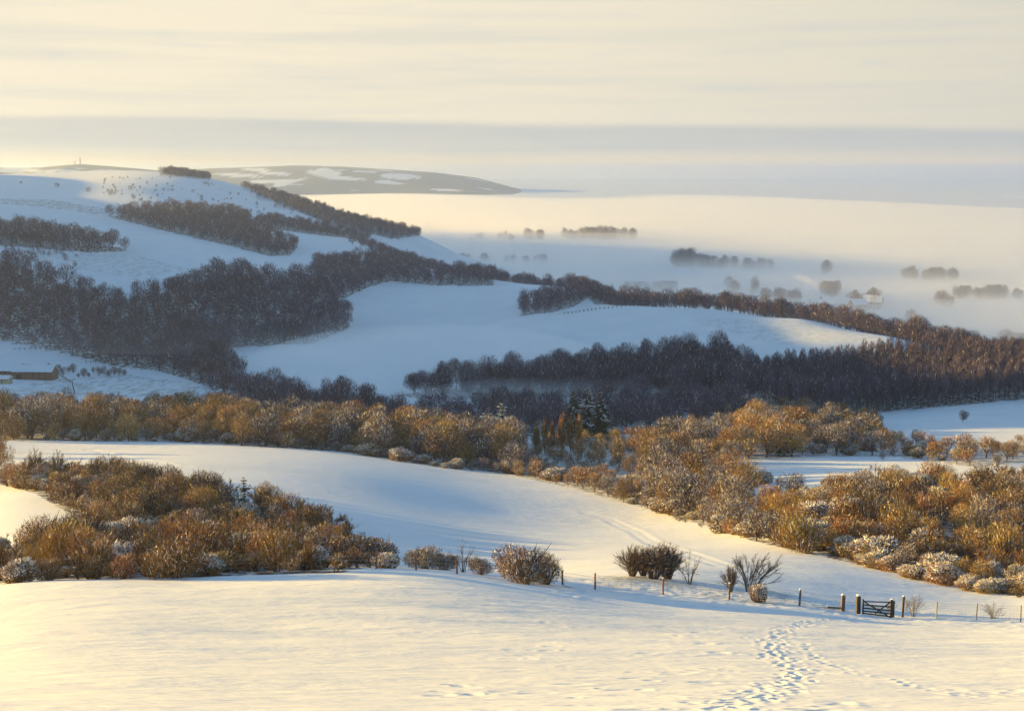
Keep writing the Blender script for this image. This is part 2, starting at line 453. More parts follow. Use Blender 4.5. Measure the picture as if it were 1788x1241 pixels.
# ------------------------------------------------------------------ ground sheet
def build_ground():
    ys = np.concatenate([
        np.array([-4000, -2000, -900, -400, -200, -100, -60, -30, -15, -6, 0, 4, 8, 12, 16, 19]),
        np.exp(np.linspace(math.log(21), math.log(112), 430)),
        np.exp(np.linspace(math.log(112), math.log(1500), 430))[1:],
        np.exp(np.linspace(math.log(1500), math.log(26000), 70))[1:]])
    w = np.where(ys > 0, ys + 8, 8 - 2.0 * ys)
    inner = np.linspace(-0.40, 0.40, 620)
    outer = np.concatenate([np.linspace(0.41, 0.6, 12), np.linspace(0.66, 1.2, 8), np.linspace(1.4, 5.5, 10)])
    us = np.concatenate([-outer[::-1], inner, outer])
    X = us[None, :] * w[:, None]
    Y = np.repeat(ys[:, None], len(us), 1)
    X = np.where(Y > 9000, np.clip(X, -26000, 26000), X)
    Z = H(X, Y)
    # gentle rolls of drifted snow close by
    rng = np.random.default_rng(4)
    amp = np.exp(-((Y - 60) / 45) ** 2) * (Y > 14)
    for _ in range(26):
        k = rng.uniform(0.25, 1.6); th = rng.normal(1.45, 0.25)
        Z += amp * 0.016 / (0.4 + k) * np.sin(k * (X * math.cos(th) + Y * math.sin(th)) + rng.uniform(0, 6.3))
    # trodden snow and prints
    zd = np.zeros_like(Z)

    def dent(x, y, rx, ry, dep, rot=0.0):
        i0, i1 = np.searchsorted(ys, (y - 1.2, y + 1.2))
        if i1 <= i0: return
        j0, j1 = np.searchsorted(us, ((x - 1.2) / w[i0:i1].max() if x > 1.2 else (x - 1.2) / w[i0:i1].min(), (x + 1.2) / w[i0:i1].min()))
        m = (slice(i0, i1), slice(j0, j1))
        dx, dy = X[m] - x, Y[m] - y
        c, s = math.cos(rot), math.sin(rot)
        a, b = (dx * c + dy * s) / rx, (-dx * s + dy * c) / ry
        r2 = a * a + b * b
        dep *= 0.31
        zd[m] += -dep * np.exp(-r2 * r2) + 0.4 * dep * np.exp(-((np.sqrt(r2) - 1.5) / 0.45) ** 2)

    trail = [(1245, 1238), (1300, 1222), (1360, 1200), (1395, 1180), (1385, 1160), (1350, 1135), (1352, 1112), (1375, 1095), (1410, 1085), (1480, 1078)]
    pts = [ground(px, py, 20, 92)[:2] for px, py in trail]
    for (x0, y0), (x1, y1) in zip(pts, pts[1:]):
        d = math.hypot(x1 - x0, y1 - y0); n = max(2, int(d * 6.5))
        for i in range(n):
            t = (i + rng.random()) / n
            off = rng.choice((-.2, .18)) + rng.normal(0, 0.24)
            dent(x0 + (x1 - x0) * t + off, y0 + (y1 - y0) * t + rng.normal(0, .2), rng.uniform(.10, .16), rng.uniform(.14, .24), rng.uniform(.05, .14), rng.normal(0, .5))
    tr2 = [(1720, 1222), (1640, 1206), (1560, 1190), (1490, 1172), (1430, 1150), (1400, 1125)]
    pts = [ground(px, py, 20, 92)[:2] for px, py in tr2]
    for (x0, y0), (x1, y1) in zip(pts, pts[1:]):
        d = math.hypot(x1 - x0, y1 - y0); n = max(2, int(d * 1.5))
        for i in range(n):
            t = (i + .5) / n
            dent(x0 + (x1 - x0) * t + rng.normal(0, .12), y0 + (y1 - y0) * t, .13, .22, rng.uniform(.05, .11), rng.normal(0, .5))
    # wind scoops and scattered old prints on the open slope
    for _ in range(130):
        px = rng.normal(1180, 150); py = rng.uniform(1085, 1238)
        if px < 800 + (1238 - py) * 0.9 or px > 1440: continue
        x, y, _z = ground(px, py, 20, 92)
        dent(x, y, rng.uniform(.12, .5), rng.uniform(.08, .22), rng.uniform(.02, .13), rng.normal(0, .2))
    for _ in range(70):
        px = rng.uniform(0, 1788); py = rng.uniform(1060, 1238)
        x, y, _z = ground(px, py, 20, 92)
        dent(x, y, rng.uniform(.3, .7), rng.uniform(.1, .2), rng.uniform(.01, .04), 0)
    for px0, py0, n in ((820, 1209, 16), (1700, 1215, 14), (1450, 1230, 12), (930, 1135, 8)):
        for _ in range(n):
            x, y, _z = ground(px0 + rng.normal(0, 38), py0 + rng.normal(0, 6), 20, 92)
            dent(x, y, rng.uniform(.15, .35), rng.uniform(.12, .25), rng.uniform(.05, .12), rng.normal(0, .3))
    # ruffled verge along the fence
    for _ in range(420):
        px = rng.uniform(980, 1788); py = np.interp(px, [980, 1166, 1412, 1550, 1788], [1022, 1036, 1058, 1076, 1086]) + rng.normal(2, 8)
        x, y, _z = ground(px, py, 70, 112)
        dent(x, y, rng.uniform(.2, .6), rng.uniform(.15, .4), rng.uniform(-.14, .12), rng.normal(0, .6))
    Z += zd
    # vehicle tracks over the middle field
    def groove(line, wd, dep, ymin, ymax):
        P = np.array([ground(px, py, ymin, ymax)[:2] for px, py in line])
        Pd = []
        for a, b in zip(P, P[1:]):
            for t in np.linspace(0, 1, 40, endpoint=False): Pd.append(a + (b - a) * t)
        Pd = np.array(Pd)
        x0, x1, y0, y1 = Pd[:, 0].min() - 3, Pd[:, 0].max() + 3, Pd[:, 1].min() - 3, Pd[:, 1].max() + 3
        m = (X > x0) & (X < x1) & (Y > y0) & (Y < y1)
        q = np.stack([X[m], Y[m]], 1)
        best = np.full(len(q), 1e9)
        for i in range(0, len(Pd), 8):
            best = np.minimum(best, np.sqrt(((q[:, None] - Pd[None, i:i + 8]) ** 2).sum(2)).min(1))
        Z[m] += -dep * np.exp(-((best - wd) / 0.55) ** 2) + dep * 0.6 * np.exp(-((best - wd - 1.0) / 0.5) ** 2)
    groove([(1020, 894), (1060, 905), (1110, 928), (1150, 952), (1200, 966), (1270, 990)], 0.7, 0.035, 115, 290)
    groove([(700, 832), (800, 852), (900, 874), (1020, 894)], 0.7, 0.02, 115, 345)
    groove([(190, 792), (155, 785), (200, 779), (330, 783), (450, 793)], 0.8, 0.06, 200, 360)
    groove([(180, 790), (230, 800), (300, 812)], 0.8, 0.05, 200, 360)
    # woodland floor and grass masks
    sp, cp = math.sin(PITCH), math.cos(PITCH)
    d = np.maximum(Y * cp - Z * sp, 1.0)
    U = PW / 2 + FPX * X / d; Vv = PH / 2 - FPX * (Y * sp + Z * cp) / d
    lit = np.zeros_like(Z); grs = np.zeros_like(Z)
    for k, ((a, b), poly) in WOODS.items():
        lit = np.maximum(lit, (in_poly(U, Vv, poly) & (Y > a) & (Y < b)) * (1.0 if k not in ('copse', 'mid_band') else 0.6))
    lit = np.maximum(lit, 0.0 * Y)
    for (a, b), f, poly in GRASSY:
        grs = np.maximum(grs, (in_poly(U, Vv, poly) & (Y > a) & (Y < b)) * f)
    nr, nc = X.shape
    idx = np.arange(nr * nc).reshape(nr, nc)
    Q = np.stack([idx[:-1, :-1], idx[:-1, 1:], idx[1:, 1:], idx[1:, :-1]], -1).reshape(-1, 4)
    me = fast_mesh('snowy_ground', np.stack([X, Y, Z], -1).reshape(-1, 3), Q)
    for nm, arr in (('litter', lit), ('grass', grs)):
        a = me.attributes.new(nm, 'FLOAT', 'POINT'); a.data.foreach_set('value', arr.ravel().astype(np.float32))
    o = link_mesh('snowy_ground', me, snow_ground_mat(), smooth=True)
    tag(o, 'snow covered downland fields rolling down to the plain', None, None, 'structure')
    return o


build_ground()


# ------------------------------------------------------------------ plants
def bark_mat(name, col, var=0.35, hue=0.03):
    m, nt, N, L, b = new_mat(name)
    oi = N.new('ShaderNodeObjectInfo')
    geo = N.new('ShaderNodeNewGeometry')
    nz = N.new('ShaderNodeTexNoise'); nz.inputs['Scale'].default_value = 0.22; nz.inputs['Detail'].default_value = 2
    L.new(geo.outputs['Position'], nz.inputs[0])
    add = N.new('ShaderNodeMath'); add.operation = 'ADD'
    L.new(oi.outputs['Random'], add.inputs[0]); L.new(nz.outputs[0], add.inputs[1])
    r = N.new('ShaderNodeMapRange'); L.new(add.outputs[0], r.inputs[0])
    r.inputs[1].default_value = 0.35; r.inputs[2].default_value = 1.65
    r.inputs[3].default_value = 1 - var; r.inputs[4].default_value = 1 + var
    r2 = N.new('ShaderNodeMapRange'); L.new(nz.outputs[0], r2.inputs[0])
    r2.inputs[1].default_value = 0.3; r2.inputs[2].default_value = 0.7
    r2.inputs[3].default_value = 0.5 - hue; r2.inputs[4].default_value = 0.5 + hue
    h = N.new('ShaderNodeHueSaturation'); h.inputs['Color'].default_value = (*col, 1)
    L.new(r.outputs[0], h.inputs['Value']); L.new(r2.outputs[0], h.inputs['Hue'])
    L.new(h.outputs[0], b.inputs['Base Color'])
    b.inputs['Roughness'].default_value = 0.9
    b.inputs['Specular IOR Level'].default_value = 0.1
    return m


M_SNOW = simple('snow_on_twigs', (0.82, 0.84, 0.88), 0.7)
M_TRUNK = bark_mat('grey_brown_trunk', (0.085, 0.065, 0.055))
M_DARK1 = bark_mat('dark_twigs', (0.084, 0.068, 0.102))
M_DARK2 = bark_mat('purple_brown_twigs', (0.130, 0.107, 0.158))
M_GOLD1 = bark_mat('golden_twigs', (0.34, 0.195, 0.058), 0.45)
M_GOLD2 = bark_mat('russet_twigs', (0.20, 0.12, 0.052), 0.45)
M_OLIVE = bark_mat('olive_twigs', (0.17, 0.13, 0.075), 0.4)
M_EVER = bark_mat('evergreen_needles', (0.035, 0.055, 0.032))
M_IVY = bark_mat('olive_leaves', (0.12, 0.11, 0.035))
M_LEAF = bark_mat('withered_leaves', (0.29, 0.175, 0.07), 0.4)


def tube(V, F, pts, rads, sides=4):
    """tapered many-sided limb through pts"""
    base = len(V)
    for i, (p, r) in enumerate(zip(pts, rads)):
        d = pts[min(i + 1, len(pts) - 1)] - pts[max(i - 1, 0)]
        d = d / (np.linalg.norm(d) + 1e-9)
        a = np.cross(d, (0.3, 0.9, 0.2)); a /= np.linalg.norm(a) + 1e-9
        b = np.cross(d, a)
        for k in range(sides):
            t = 2 * math.pi * k / sides
            V.append(p + (a * math.cos(t) + b * math.sin(t)) * r)
    for i in range(len(pts) - 1):
        for k in range(sides):
            a0 = base + i * sides + k; a1 = base + i * sides + (k + 1) % sides
            F.append((a0, a1, a1 + sides, a0 + sides))


def twigs(P, D, ln, wd, rng):
    """one slim triangle per twig"""
    n = len(P)
    D = D / (np.linalg.norm(D, axis=1, keepdims=True) + 1e-9)
    S = np.cross(D, rng.normal(size=(n, 3))); S /= np.linalg.norm(S, axis=1, keepdims=True) + 1e-9
    ln = np.broadcast_to(ln, (n,))[:, None]; wd = np.broadcast_to(wd, (n,))[:, None]
    A = P - D * ln * 0.5 - S * wd * 0.5; B = P - D * ln * 0.5 + S * wd * 0.5; C = P + D * ln * 0.5
    V = np.stack([A, B, C], 1).reshape(-1, 3)
    return V, np.arange(3 * n).reshape(n, 3)


def lump_points(rng, lumps, n, shell=0.5):
    """points in a union of ellipsoids (cx, cy, cz, rx, ry, rz), crowded towards their surfaces; also the outward direction"""
    w = np.array([l[3] * l[4] * l[5] for l in lumps]); w = w ** 0.8; w /= w.sum()
    k = rng.choice(len(lumps), n, p=w)
    L = np.array(lumps)[k]
    d = rng.normal(size=(n, 3)); d /= np.linalg.norm(d, axis=1, keepdims=True)
    r = rng.random(n) ** (1 / 3 * (1 - shell) + 0.12 * shell)
    return L[:, :3] + d * r[:, None] * L[:, 3:], d * r[:, None]


PROTO = {}


def finish_proto(key, trunk, crown, cmats, cidx, tmat=M_TRUNK):
    tV, tF = trunk; cV, cF = crown
    tm = mesh_data('trunk', np.array(tV), tF, [tmat])
    cm = fast_mesh('crown', cV, cF)
    for m in cmats: cm.materials.append(m)
    cm.polygons.foreach_set('material_index', np.asarray(cidx, np.int32)); cm.update()
    PROTO.setdefault(key, []).append(dict(trunk=tm, crown=cm, tV=np.array(tV), tF=tF, tmat=tmat, cV=cV, cF=cF, cmats=cmats, cidx=np.asarray(cidx), joined=None))


def mesh_data(name, V, F, mats):
    me = bpy.data.meshes.new(name)
    me.from_pydata([tuple(v) for v in np.asarray(V).tolist()], [], F)
    for m in mats: me.materials.append(m)
    me.update()
    return me


def joined_mesh(p, name):
    """trunk and crown as one mesh, for plants too small to show their parts"""
    if p['joined'] is None:
        V = np.concatenate([p['tV'], p['cV']]); n = len(p['tV'])
        F = list(p['tF']) + [tuple(f + n) for f in p['cF'].tolist()] if False else [tuple(f) for f in p['tF']] + [(a + n, b + n, c + n) for a, b, c in p['cF'].tolist()]
        me = mesh_data(name, V, F, [p['tmat']] + list(p['cmats']))
        me.polygons.foreach_set('material_index', np.concatenate([np.zeros(len(p['tF'])), p['cidx'] + 1]).astype(np.int32))
        me.update()
        p['joined'] = me
    return p['joined']


def pick_idx(rng, n, P, zc, snow, nb, top_bias=0.6):
    """material slots: 0..nb-1 twig colours, nb snow lying mostly on upper sides"""
    idx = rng.integers(0, nb, n)
    up = 1 / (1 + np.exp(-(zc) * 4 * top_bias))
    s = rng.random(n) < snow * 2 * up
    idx[s] = nb
    return idx


def bare_tree(key, seed, h=12.0, r=5.0, n=900, tl=1.7, tw=0.13, snow=0.08, mats=None, lumps_n=7, low=0.28, upright=0.35, lean=(0, 0), rnd=0.55, limbs=12, shell=0.55, tr=0.28):
    rng = np.random.default_rng(seed)
    mats = mats or (M_DARK1, M_DARK2)
    cz = h * (low + (1 - low) * 0.52); rz = h * (1 - low) * 0.5
    lumps = [(lean[0] * .6, lean[1] * .6, cz, r * 0.78, r * 0.78, rz * 0.85)]
    for _ in range(lumps_n):
        a = rng.uniform(0, 2 * math.pi); e = rng.uniform(-0.5, 1.2)
        q = rng.uniform(0.34, 0.55)
        lumps.append((math.cos(a) * math.cos(e) * r * (1 - q) * 1.05 + lean[0] * e, math.sin(a) * math.cos(e) * r * (1 - q) * 1.05 + lean[1] * e,
                      cz + math.sin(e) * rz * (1 - q) * 1.1, r * q, r * q, rz * q * rng.uniform(.85, 1.2)))
    V, F = [], []
    top = np.array([lean[0] * 0.3, lean[1] * 0.3, h * (low + 0.22)])
    k1 = np.array([rng.normal(0, .15), rng.normal(0, .15), h * low * 0.6])
    tube(V, F, [np.array([0, 0, -0.4]), k1, top], [tr, tr * 0.8, tr * 0.45], 5)
    ends = []
    P, d = lump_points(rng, lumps, limbs, 0.6)
    for e in P:
        s = k1 + (top - k1) * rng.uniform(0.2, 1.0)
        mid = s * 0.5 + e * 0.5 + np.array([0, 0, rng.uniform(-0.3, .5)]) * r * 0.15 + rng.normal(0, .15, 3)
        tube(V, F, [s, mid, e], [tr * 0.42, tr * 0.26, tr * 0.08], 3)
        ends.append((mid, e))
    P2, _ = lump_points(rng, lumps, limbs * 3, 0.8)
    for e in P2:
        m, q = ends[int(np.argmin([np.linalg.norm(e - (a + b) / 2) for a, b in ends]))]
        s = m + (q - m) * rng.uniform(0.1, 0.8)
        tube(V, F, [s, (s + e) / 2 + rng.normal(0, .12, 3), e], [tr * 0.17, tr * 0.11, tr * 0.04], 3)
    P, d = lump_points(rng, lumps, n, shell)
    c0 = np.array([lean[0] * .3, lean[1] * .3, h * (low + 0.1)])
    D = (P - c0); D /= np.linalg.norm(D, axis=1, keepdims=True) + 1e-6
    D = D + np.array([0, 0, upright]) + rng.normal(0, rnd, (n, 3))
    cV, cF = twigs(P, D, tl * rng.uniform(.6, 1.35, n), tw * rng.uniform(.6, 1.5, n), rng)
    finish_proto(key, (V, F), (cV, cF), [*mats, M_SNOW], pick_idx(rng, n, P, d[:, 2], snow, len(mats)))


def scrub(key, seed, h=3.5, r=2.0, n=1300, tl=0.75, tw=0.05, snow=0.1, mats=None, upright=0.5, stems=10, rnd=0.5, leaf=0):
    """many-stemmed thicket bush: stems fan up from the ground"""
    rng = np.random.default_rng(seed)
    mats = mats or (M_GOLD1, M_GOLD2, M_OLIVE)
    V, F = [], []
    lumps = [(0, 0, h * .45, r * .8, r * .8, h * .45)]
    for _ in range(6):
        a = rng.uniform(0, 6.28); q = rng.uniform(.35, .6)
        lumps.append((math.cos(a) * r * (1 - q), math.sin(a) * r * (1 - q), h * rng.uniform(.3, .72), r * q, r * q, h * q * .55))
    for _ in range(stems):
        a = rng.uniform(0, 6.28); s = rng.uniform(.15, .95) * r
        e = np.array([math.cos(a) * s, math.sin(a) * s, h * rng.uniform(.6, .98)])
        b = np.array([e[0] * .15, e[1] * .15, -0.2])
        m = (b + e) / 2 + np.array([0, 0, h * .1]) + rng.normal(0, .08, 3)
        tube(V, F, [b, m, e], [0.06, 0.045, 0.012], 3)
    P, d = lump_points(rng, lumps, n, .35)
    P[:, 2] = np.maximum(P[:, 2], 0.1)
    D = P - np.array([0, 0, -h * .2]); D /= np.linalg.norm(D, axis=1, keepdims=True)
    D = D + np.array([0, 0, upright]) + rng.normal(0, rnd, (n, 3))
    L = tl * rng.uniform(.5, 1.4, n); W = tw * rng.uniform(.6, 1.5, n)
    idx = pick_idx(rng, n, P, d[:, 2], snow, len(mats), .4)
    if leaf:
        k = rng.random(n) < leaf
        L[k] *= 0.35; W[k] *= 2.6
    cV, cF = twigs(P, D, L, W, rng)
    finish_proto(key, (V, F), (cV, cF), [*mats, M_SNOW], idx)


def fan_bush(key, seed, h=3.0, r=1.6, stems=14, n=1500, tl=.5, tw=.02, snow=.05, mats=None, lean=0.0, tr=.05, spread=1.0):
    """shrub whose stems fan up from the root and fork into fine twigs"""
    rng = np.random.default_rng(seed)
    mats = mats or (M_TRUNK, M_OLIVE)
    V, F, segs = [], [], []
    for _ in range(stems):
        a = rng.uniform(0, 6.28); q = math.sqrt(rng.uniform(0.0, 1.0)) * spread
        b = np.array([math.cos(a) * .1 * r, math.sin(a) * .1 * r, -.15])
        e = np.array([math.cos(a) * r * q + lean * rng.uniform(.3, 1), math.sin(a) * r * q, h * (1 - .45 * q * q) * rng.uniform(.72, 1.0)])
        m = b * .5 + e * .5 + np.array([-.12 * math.cos(a) * r * q, -.12 * math.sin(a) * r * q, h * .06])
        tube(V, F, [b, m, e], [tr, tr * .6, tr * .12], 3)
        segs += [(b, m, .3), (m, e, 1.0), (m, e, 1.0)]
        for _k in range(4):
            t = rng.uniform(.15, .8); s = m + (e - m) * t if rng.random() < .7 else b + (m - b) * rng.uniform(.5, 1)
            d = (e - b) / np.linalg.norm(e - b) + rng.normal(0, .42, 3); d /= np.linalg.norm(d)
            e2 = s + d * h * rng.uniform(.18, .38); e2[2] = max(e2[2], .15)
            tube(V, F, [s, (s + e2) / 2 + rng.normal(0, .02, 3), e2], [tr * .4, tr * .25, tr * .07], 3)
            segs += [(s, e2, 1.0)]
    A = np.array([s[0] for s in segs]); B = np.array([s[1] for s in segs]); w = np.array([s[2] for s in segs]); w /= w.sum()
    k = rng.choice(len(segs), n, p=w)
    t = rng.random(n) ** .7
    D = B[k] - A[k]; D /= np.linalg.norm(D, axis=1, keepdims=True) + 1e-6
    D = D + rng.normal(0, .45, (n, 3)) + np.array([0, 0, .15])
    D /= np.linalg.norm(D, axis=1, keepdims=True)
    L = tl * rng.uniform(.4, 1.3, n)
    P = A[k] + (B[k] - A[k]) * t[:, None] + D * L[:, None] * .45
    P[:, 2] = np.maximum(P[:, 2], .06)
    cV, cF = twigs(P, D, L, tw * rng.uniform(.6, 1.5, n), rng)
    finish_proto(key, (V, F), (cV, cF), [*mats, M_SNOW], pick_idx(rng, n, P, (P[:, 2] / h - .5), snow, len(mats), .6))


def frosted(key, seed, h=2.2, r=1.7, n=3400, snow=.30, mats=None, sz=0.17):
    """snow-laden rounded bush"""
    rng = np.random.default_rng(seed)
    mats = mats or (M_OLIVE, M_GOLD1, M_LEAF)
    V, F = [], []
    lumps = [(0, 0, h * .4, r * .8, r * .8, h * .5)]
    for _ in range(9):
        a = rng.uniform(0, 6.28); q = rng.uniform(.28, .5); e = rng.uniform(0, 1.2)
        lumps.append((math.cos(a) * math.cos(e) * r * (1 - q * .8), math.sin(a) * math.cos(e) * r * (1 - q * .8), h * .35 + math.sin(e) * h * .45 * (1 - q * .5), r * q, r * q, r * q * .8))
    for _ in range(7):
        a = rng.uniform(0, 6.28); s = rng.uniform(.2, .8) * r
        e = np.array([math.cos(a) * s, math.sin(a) * s, h * rng.uniform(.5, .85)])
        tube(V, F, [np.array([0, 0, -.2]), e * .5 + np.array([0, 0, .2]), e], [.06, .04, .015], 3)
    P, d = lump_points(rng, lumps, n, .8)
    P[:, 2] = np.maximum(P[:, 2], .05)
    D = d + rng.normal(0, .5, (n, 3)) + np.array([0, 0, .25])
    cV, cF = twigs(P, D, sz * rng.uniform(.6, 1.6, n) * 1.6, sz * rng.uniform(.4, 1.0, n) * .6, rng)
    finish_proto(key, (V, F), (cV, cF), [*mats, M_SNOW], pick_idx(rng, n, P, d[:, 2], snow, len(mats), 1.0))


def conifer(key, seed, h=10.0, r=2.4, tiers=20, per=22, snow=.15, droop=.35, jag=.25):
    rng = np.random.default_rng(seed)
    V, F = [], []
    tube(V, F, [np.array([0, 0, -.3]), np.array([0, 0, h * .5]), np.array([0, 0, h * .99])], [.2, .12, .02], 5)
    P, D, L, W, I = [], [], [], [], []
    for t in range(tiers):
        f = (t + .5) / tiers
        z = h * (.07 + .92 * f)
        rr = r * (1 - f) ** .85 * rng.uniform(1 - jag, 1 + jag * .6) + .12
        for k in range(per):
            a = rng.uniform(0, 6.28)
            for s in (.45, .8):
                d = np.array([math.cos(a), math.sin(a), -droop + .35 * f])
                p = np.array([math.cos(a) * rr * s, math.sin(a) * rr * s, z - droop * rr * s])
                P.append(p); D.append(d + rng.normal(0, .18, 3)); L.append(rr * .85 + .25); W.append(rr * .24 + .09)
                I.append(1 if rng.random() < snow * (1.5 if s > .6 else .7) else 0)
    cV, cF = twigs(np.array(P), np.array(D), np.array(L), np.array(W), rng)
    finish_proto(key, (V, F), (cV, cF), [M_EVER, M_SNOW], I)


for i in range(5):
    bare_tree('wood', 100 + i, h=12 + i % 3, r=4.6 + .5 * (i % 2), n=1700, tl=1.5, tw=.10, low=.08, snow=.025, lumps_n=7 + i % 3)
for i in range(3):
    bare_tree('wood_lo', 120 + i, h=12, r=4.9, n=420, tl=1.9, tw=.20, low=.06, snow=.025, limbs=4)
for i in range(5):
    bare_tree('gold', 200 + i, h=9 + i % 3, r=4.0 + .6 * (i % 2), n=3000, tl=.8, tw=.07, snow=.06, mats=[(M_GOLD1, M_GOLD2, M_OLIVE), (M_GOLD1, M_GOLD1, M_GOLD2)][i % 2], low=.0, upright=.25, rnd=.6, lumps_n=10, shell=.8)
for i in range(4):
    bare_tree('mixed', 220 + i, h=9 + i % 2, r=3.9 + .5 * (i % 2), n=3000, tl=.8, tw=.07, snow=.13, mats=[(M_DARK2, M_GOLD2, M_OLIVE), (M_DARK2, M_DARK1, M_OLIVE)][i % 2], low=.0, upright=.25, rnd=.6, lumps_n=10, shell=.8)
for i in range(4):
    bare_tree('slender', 300 + i, h=14, r=2.1, n=620, tl=1.6, tw=.10, snow=.02, mats=(M_DARK1, M_DARK2), low=.12, upright=1.1, rnd=.5, lumps_n=4, limbs=5, tr=.2)
for i in range(3):
    bare_tree('slender_lo', 310 + i, h=14, r=2.2, n=260, tl=2.0, tw=.17, snow=.02, mats=(M_DARK1, M_DARK2), low=.1, upright=1.1, rnd=.5, lumps_n=3, limbs=2, tr=.2)
for i in range(5):
    fan_bush('scrub', 420 + i, h=3.4 + .4 * (i % 3), r=1.9, stems=16, n=3800, tl=.45, tw=.030, snow=.07, mats=[(M_GOLD2, M_OLIVE, M_GOLD1), (M_OLIVE, M_GOLD1, M_GOLD2)][i % 2])
for i in range(3):
    fan_bush('scrub_lo', 430 + i, h=3.5, r=2.0, stems=7, n=650, tl=.8, tw=.075, snow=.10, mats=(M_GOLD2, M_OLIVE, M_GOLD1))
for i in range(3):
    bare_tree('gold_lo', 240 + i, h=9, r=4.2, n=650, tl=1.4, tw=.15, snow=.08, mats=(M_GOLD1, M_GOLD2, M_OLIVE), low=.0, upright=.45, rnd=.5, limbs=5)
for i in range(6):
    scrub('scrub', 400 + i, h=3.4 + .4 * (i % 3), r=1.9 + .2 * (i % 2), n=3600, tw=.032, tl=.5, snow=.07, mats=[(M_GOLD1, M_GOLD2, M_OLIVE), (M_GOLD2, M_OLIVE, M_TRUNK), (M_GOLD1, M_LEAF, M_GOLD2)][i % 3], leaf=.25)
for i in range(5):
    frosted('frosted', 450 + i, h=2.1 + .3 * (i % 3), r=1.6 + .2 * (i % 2))
for i in range(3):
    bare_tree('dome_lo', 150 + i, h=12, r=5.4, n=420, tl=1.9, tw=.21, low=-.25, snow=.03, lumps_n=9, limbs=3)
for i in range(4):
    bare_tree('dome', 140 + i, h=12, r=5.2, n=1500, tl=1.5, tw=.12, low=-.28, snow=.04, lumps_n=9)
for i in range(3):
    conifer('conifer', 500 + i, snow=.10 + .08 * i)
for i in range(3):
    conifer('cedar', 510 + i, h=9, r=3.4, tiers=13, per=34, snow=.38, droop=.12, jag=.6)
for i in range(3):
    bare_tree('poplar', 520 + i, h=9, r=.85, n=700, tl=1.5, tw=.07, snow=.02, mats=(M_GOLD1, M_GOLD2), low=.05, upright=3.0, rnd=.3, lumps_n=4, limbs=4, tr=.14)


def plant(key, name, x, y, h=None, rz=None, sx=1.0, label=None, cat='tree', group=None, variant=None, parts=True, rng=random.Random(5), sink=0.0):
    vs = PROTO[key]
    p = vs[variant % len(vs)] if variant is not None else rng.choice(vs)
    top = float(p['cV'][:, 2].max())
    s = (h / top) if h else 1.0
    rz = rng.uniform(0, 6.28) if rz is None else rz
    z = hz(x, y) - sink
    sc = (s * sx, s * sx, s)
    if parts:
        o = empty(name, (x, y, z), rz, sc)
        for nm, me in (('trunk', p['trunk']), ('crown', p['crown'])):
            c = bpy.data.objects.new(nm, me); COL.objects.link(c); c.parent = o
    else:
        o = bpy.data.objects.new(name, joined_mesh(p, name)); COL.objects.link(o)
        o.location = (x, y, z); o.rotation_euler = (0, 0, rz); o.scale = sc
    tag(o, label, cat, group)
    return o


def scatter(wood, spacing, seed, jitter_keep=1.0):
    (a, b), poly = WOODS[wood]
    rng = np.random.default_rng(seed)
    xs = [p[0] for p in poly]; u0, u1 = (min(xs) - PW / 2) / FPX, (max(xs) - PW / 2) / FPX
    area = (u1 - u0) * (b * b - a * a) / 2
    n = int(min(120000, 14 * area / spacing ** 2))
    y = np.sqrt(rng.uniform(a * a, b * b, n)); x = rng.uniform(u0, u1, n) * y
    z = H(x, y)
    U, V = to_px(x, y, z)
    m = in_poly(U, V, poly)
    x, y, z = x[m], y[m], z[m]
    grid = {}; keep = []
    for i in range(len(x)):
        gx, gy = int(x[i] // spacing), int(y[i] // spacing)
        ok = True
        for ax in (-1, 0, 1):
            for ay in (-1, 0, 1):
                for j in grid.get((gx + ax, gy + ay), ()):
                    if (x[i] - x[j]) ** 2 + (y[i] - y[j]) ** 2 < spacing * spacing: ok = False; break
        if ok:
            grid.setdefault((gx, gy), []).append(i); keep.append(i)
    return [(float(x[i]), float(y[i])) for i in keep]


def band(line, width, spacing, seed, front=0.0):
    """trees along a strip: line of (bearing column, distance), the strip runs from the line away by width metres"""
    rng = np.random.default_rng(seed)
    P = [np.array([(px - PW / 2) / FPX * Y, Y]) for px, Y in line]
    out = []
    for a, b in zip(P, P[1:]):
        d = b - a; L = np.linalg.norm(d); nrm = np.array([-d[1], d[0]]) / L
        if nrm[1] < 0: nrm = -nrm
        for _ in range(int(12 * L * width / spacing ** 2)):
            q = a + d * rng.random() + nrm * (front + width * rng.random())
            if all((q[0] - o[0]) ** 2 + (q[1] - o[1]) ** 2 > spacing ** 2 for o in out[-400:]):
                out.append((float(q[0]), float(q[1])))
    return out


BANDS = {'far_hedge': ([(985, 985), (1040, 900), (1100, 850), (1250, 820), (1400, 765), (1500, 706), (1560, 668), (1640, 640), (1720, 622), (1860, 605)], 34),
         'ridge_hedge': ([(610, 1235), (680, 1190), (750, 1140), (830, 1090), (900, 1045), (960, 1000), (1010, 965)], 46)}


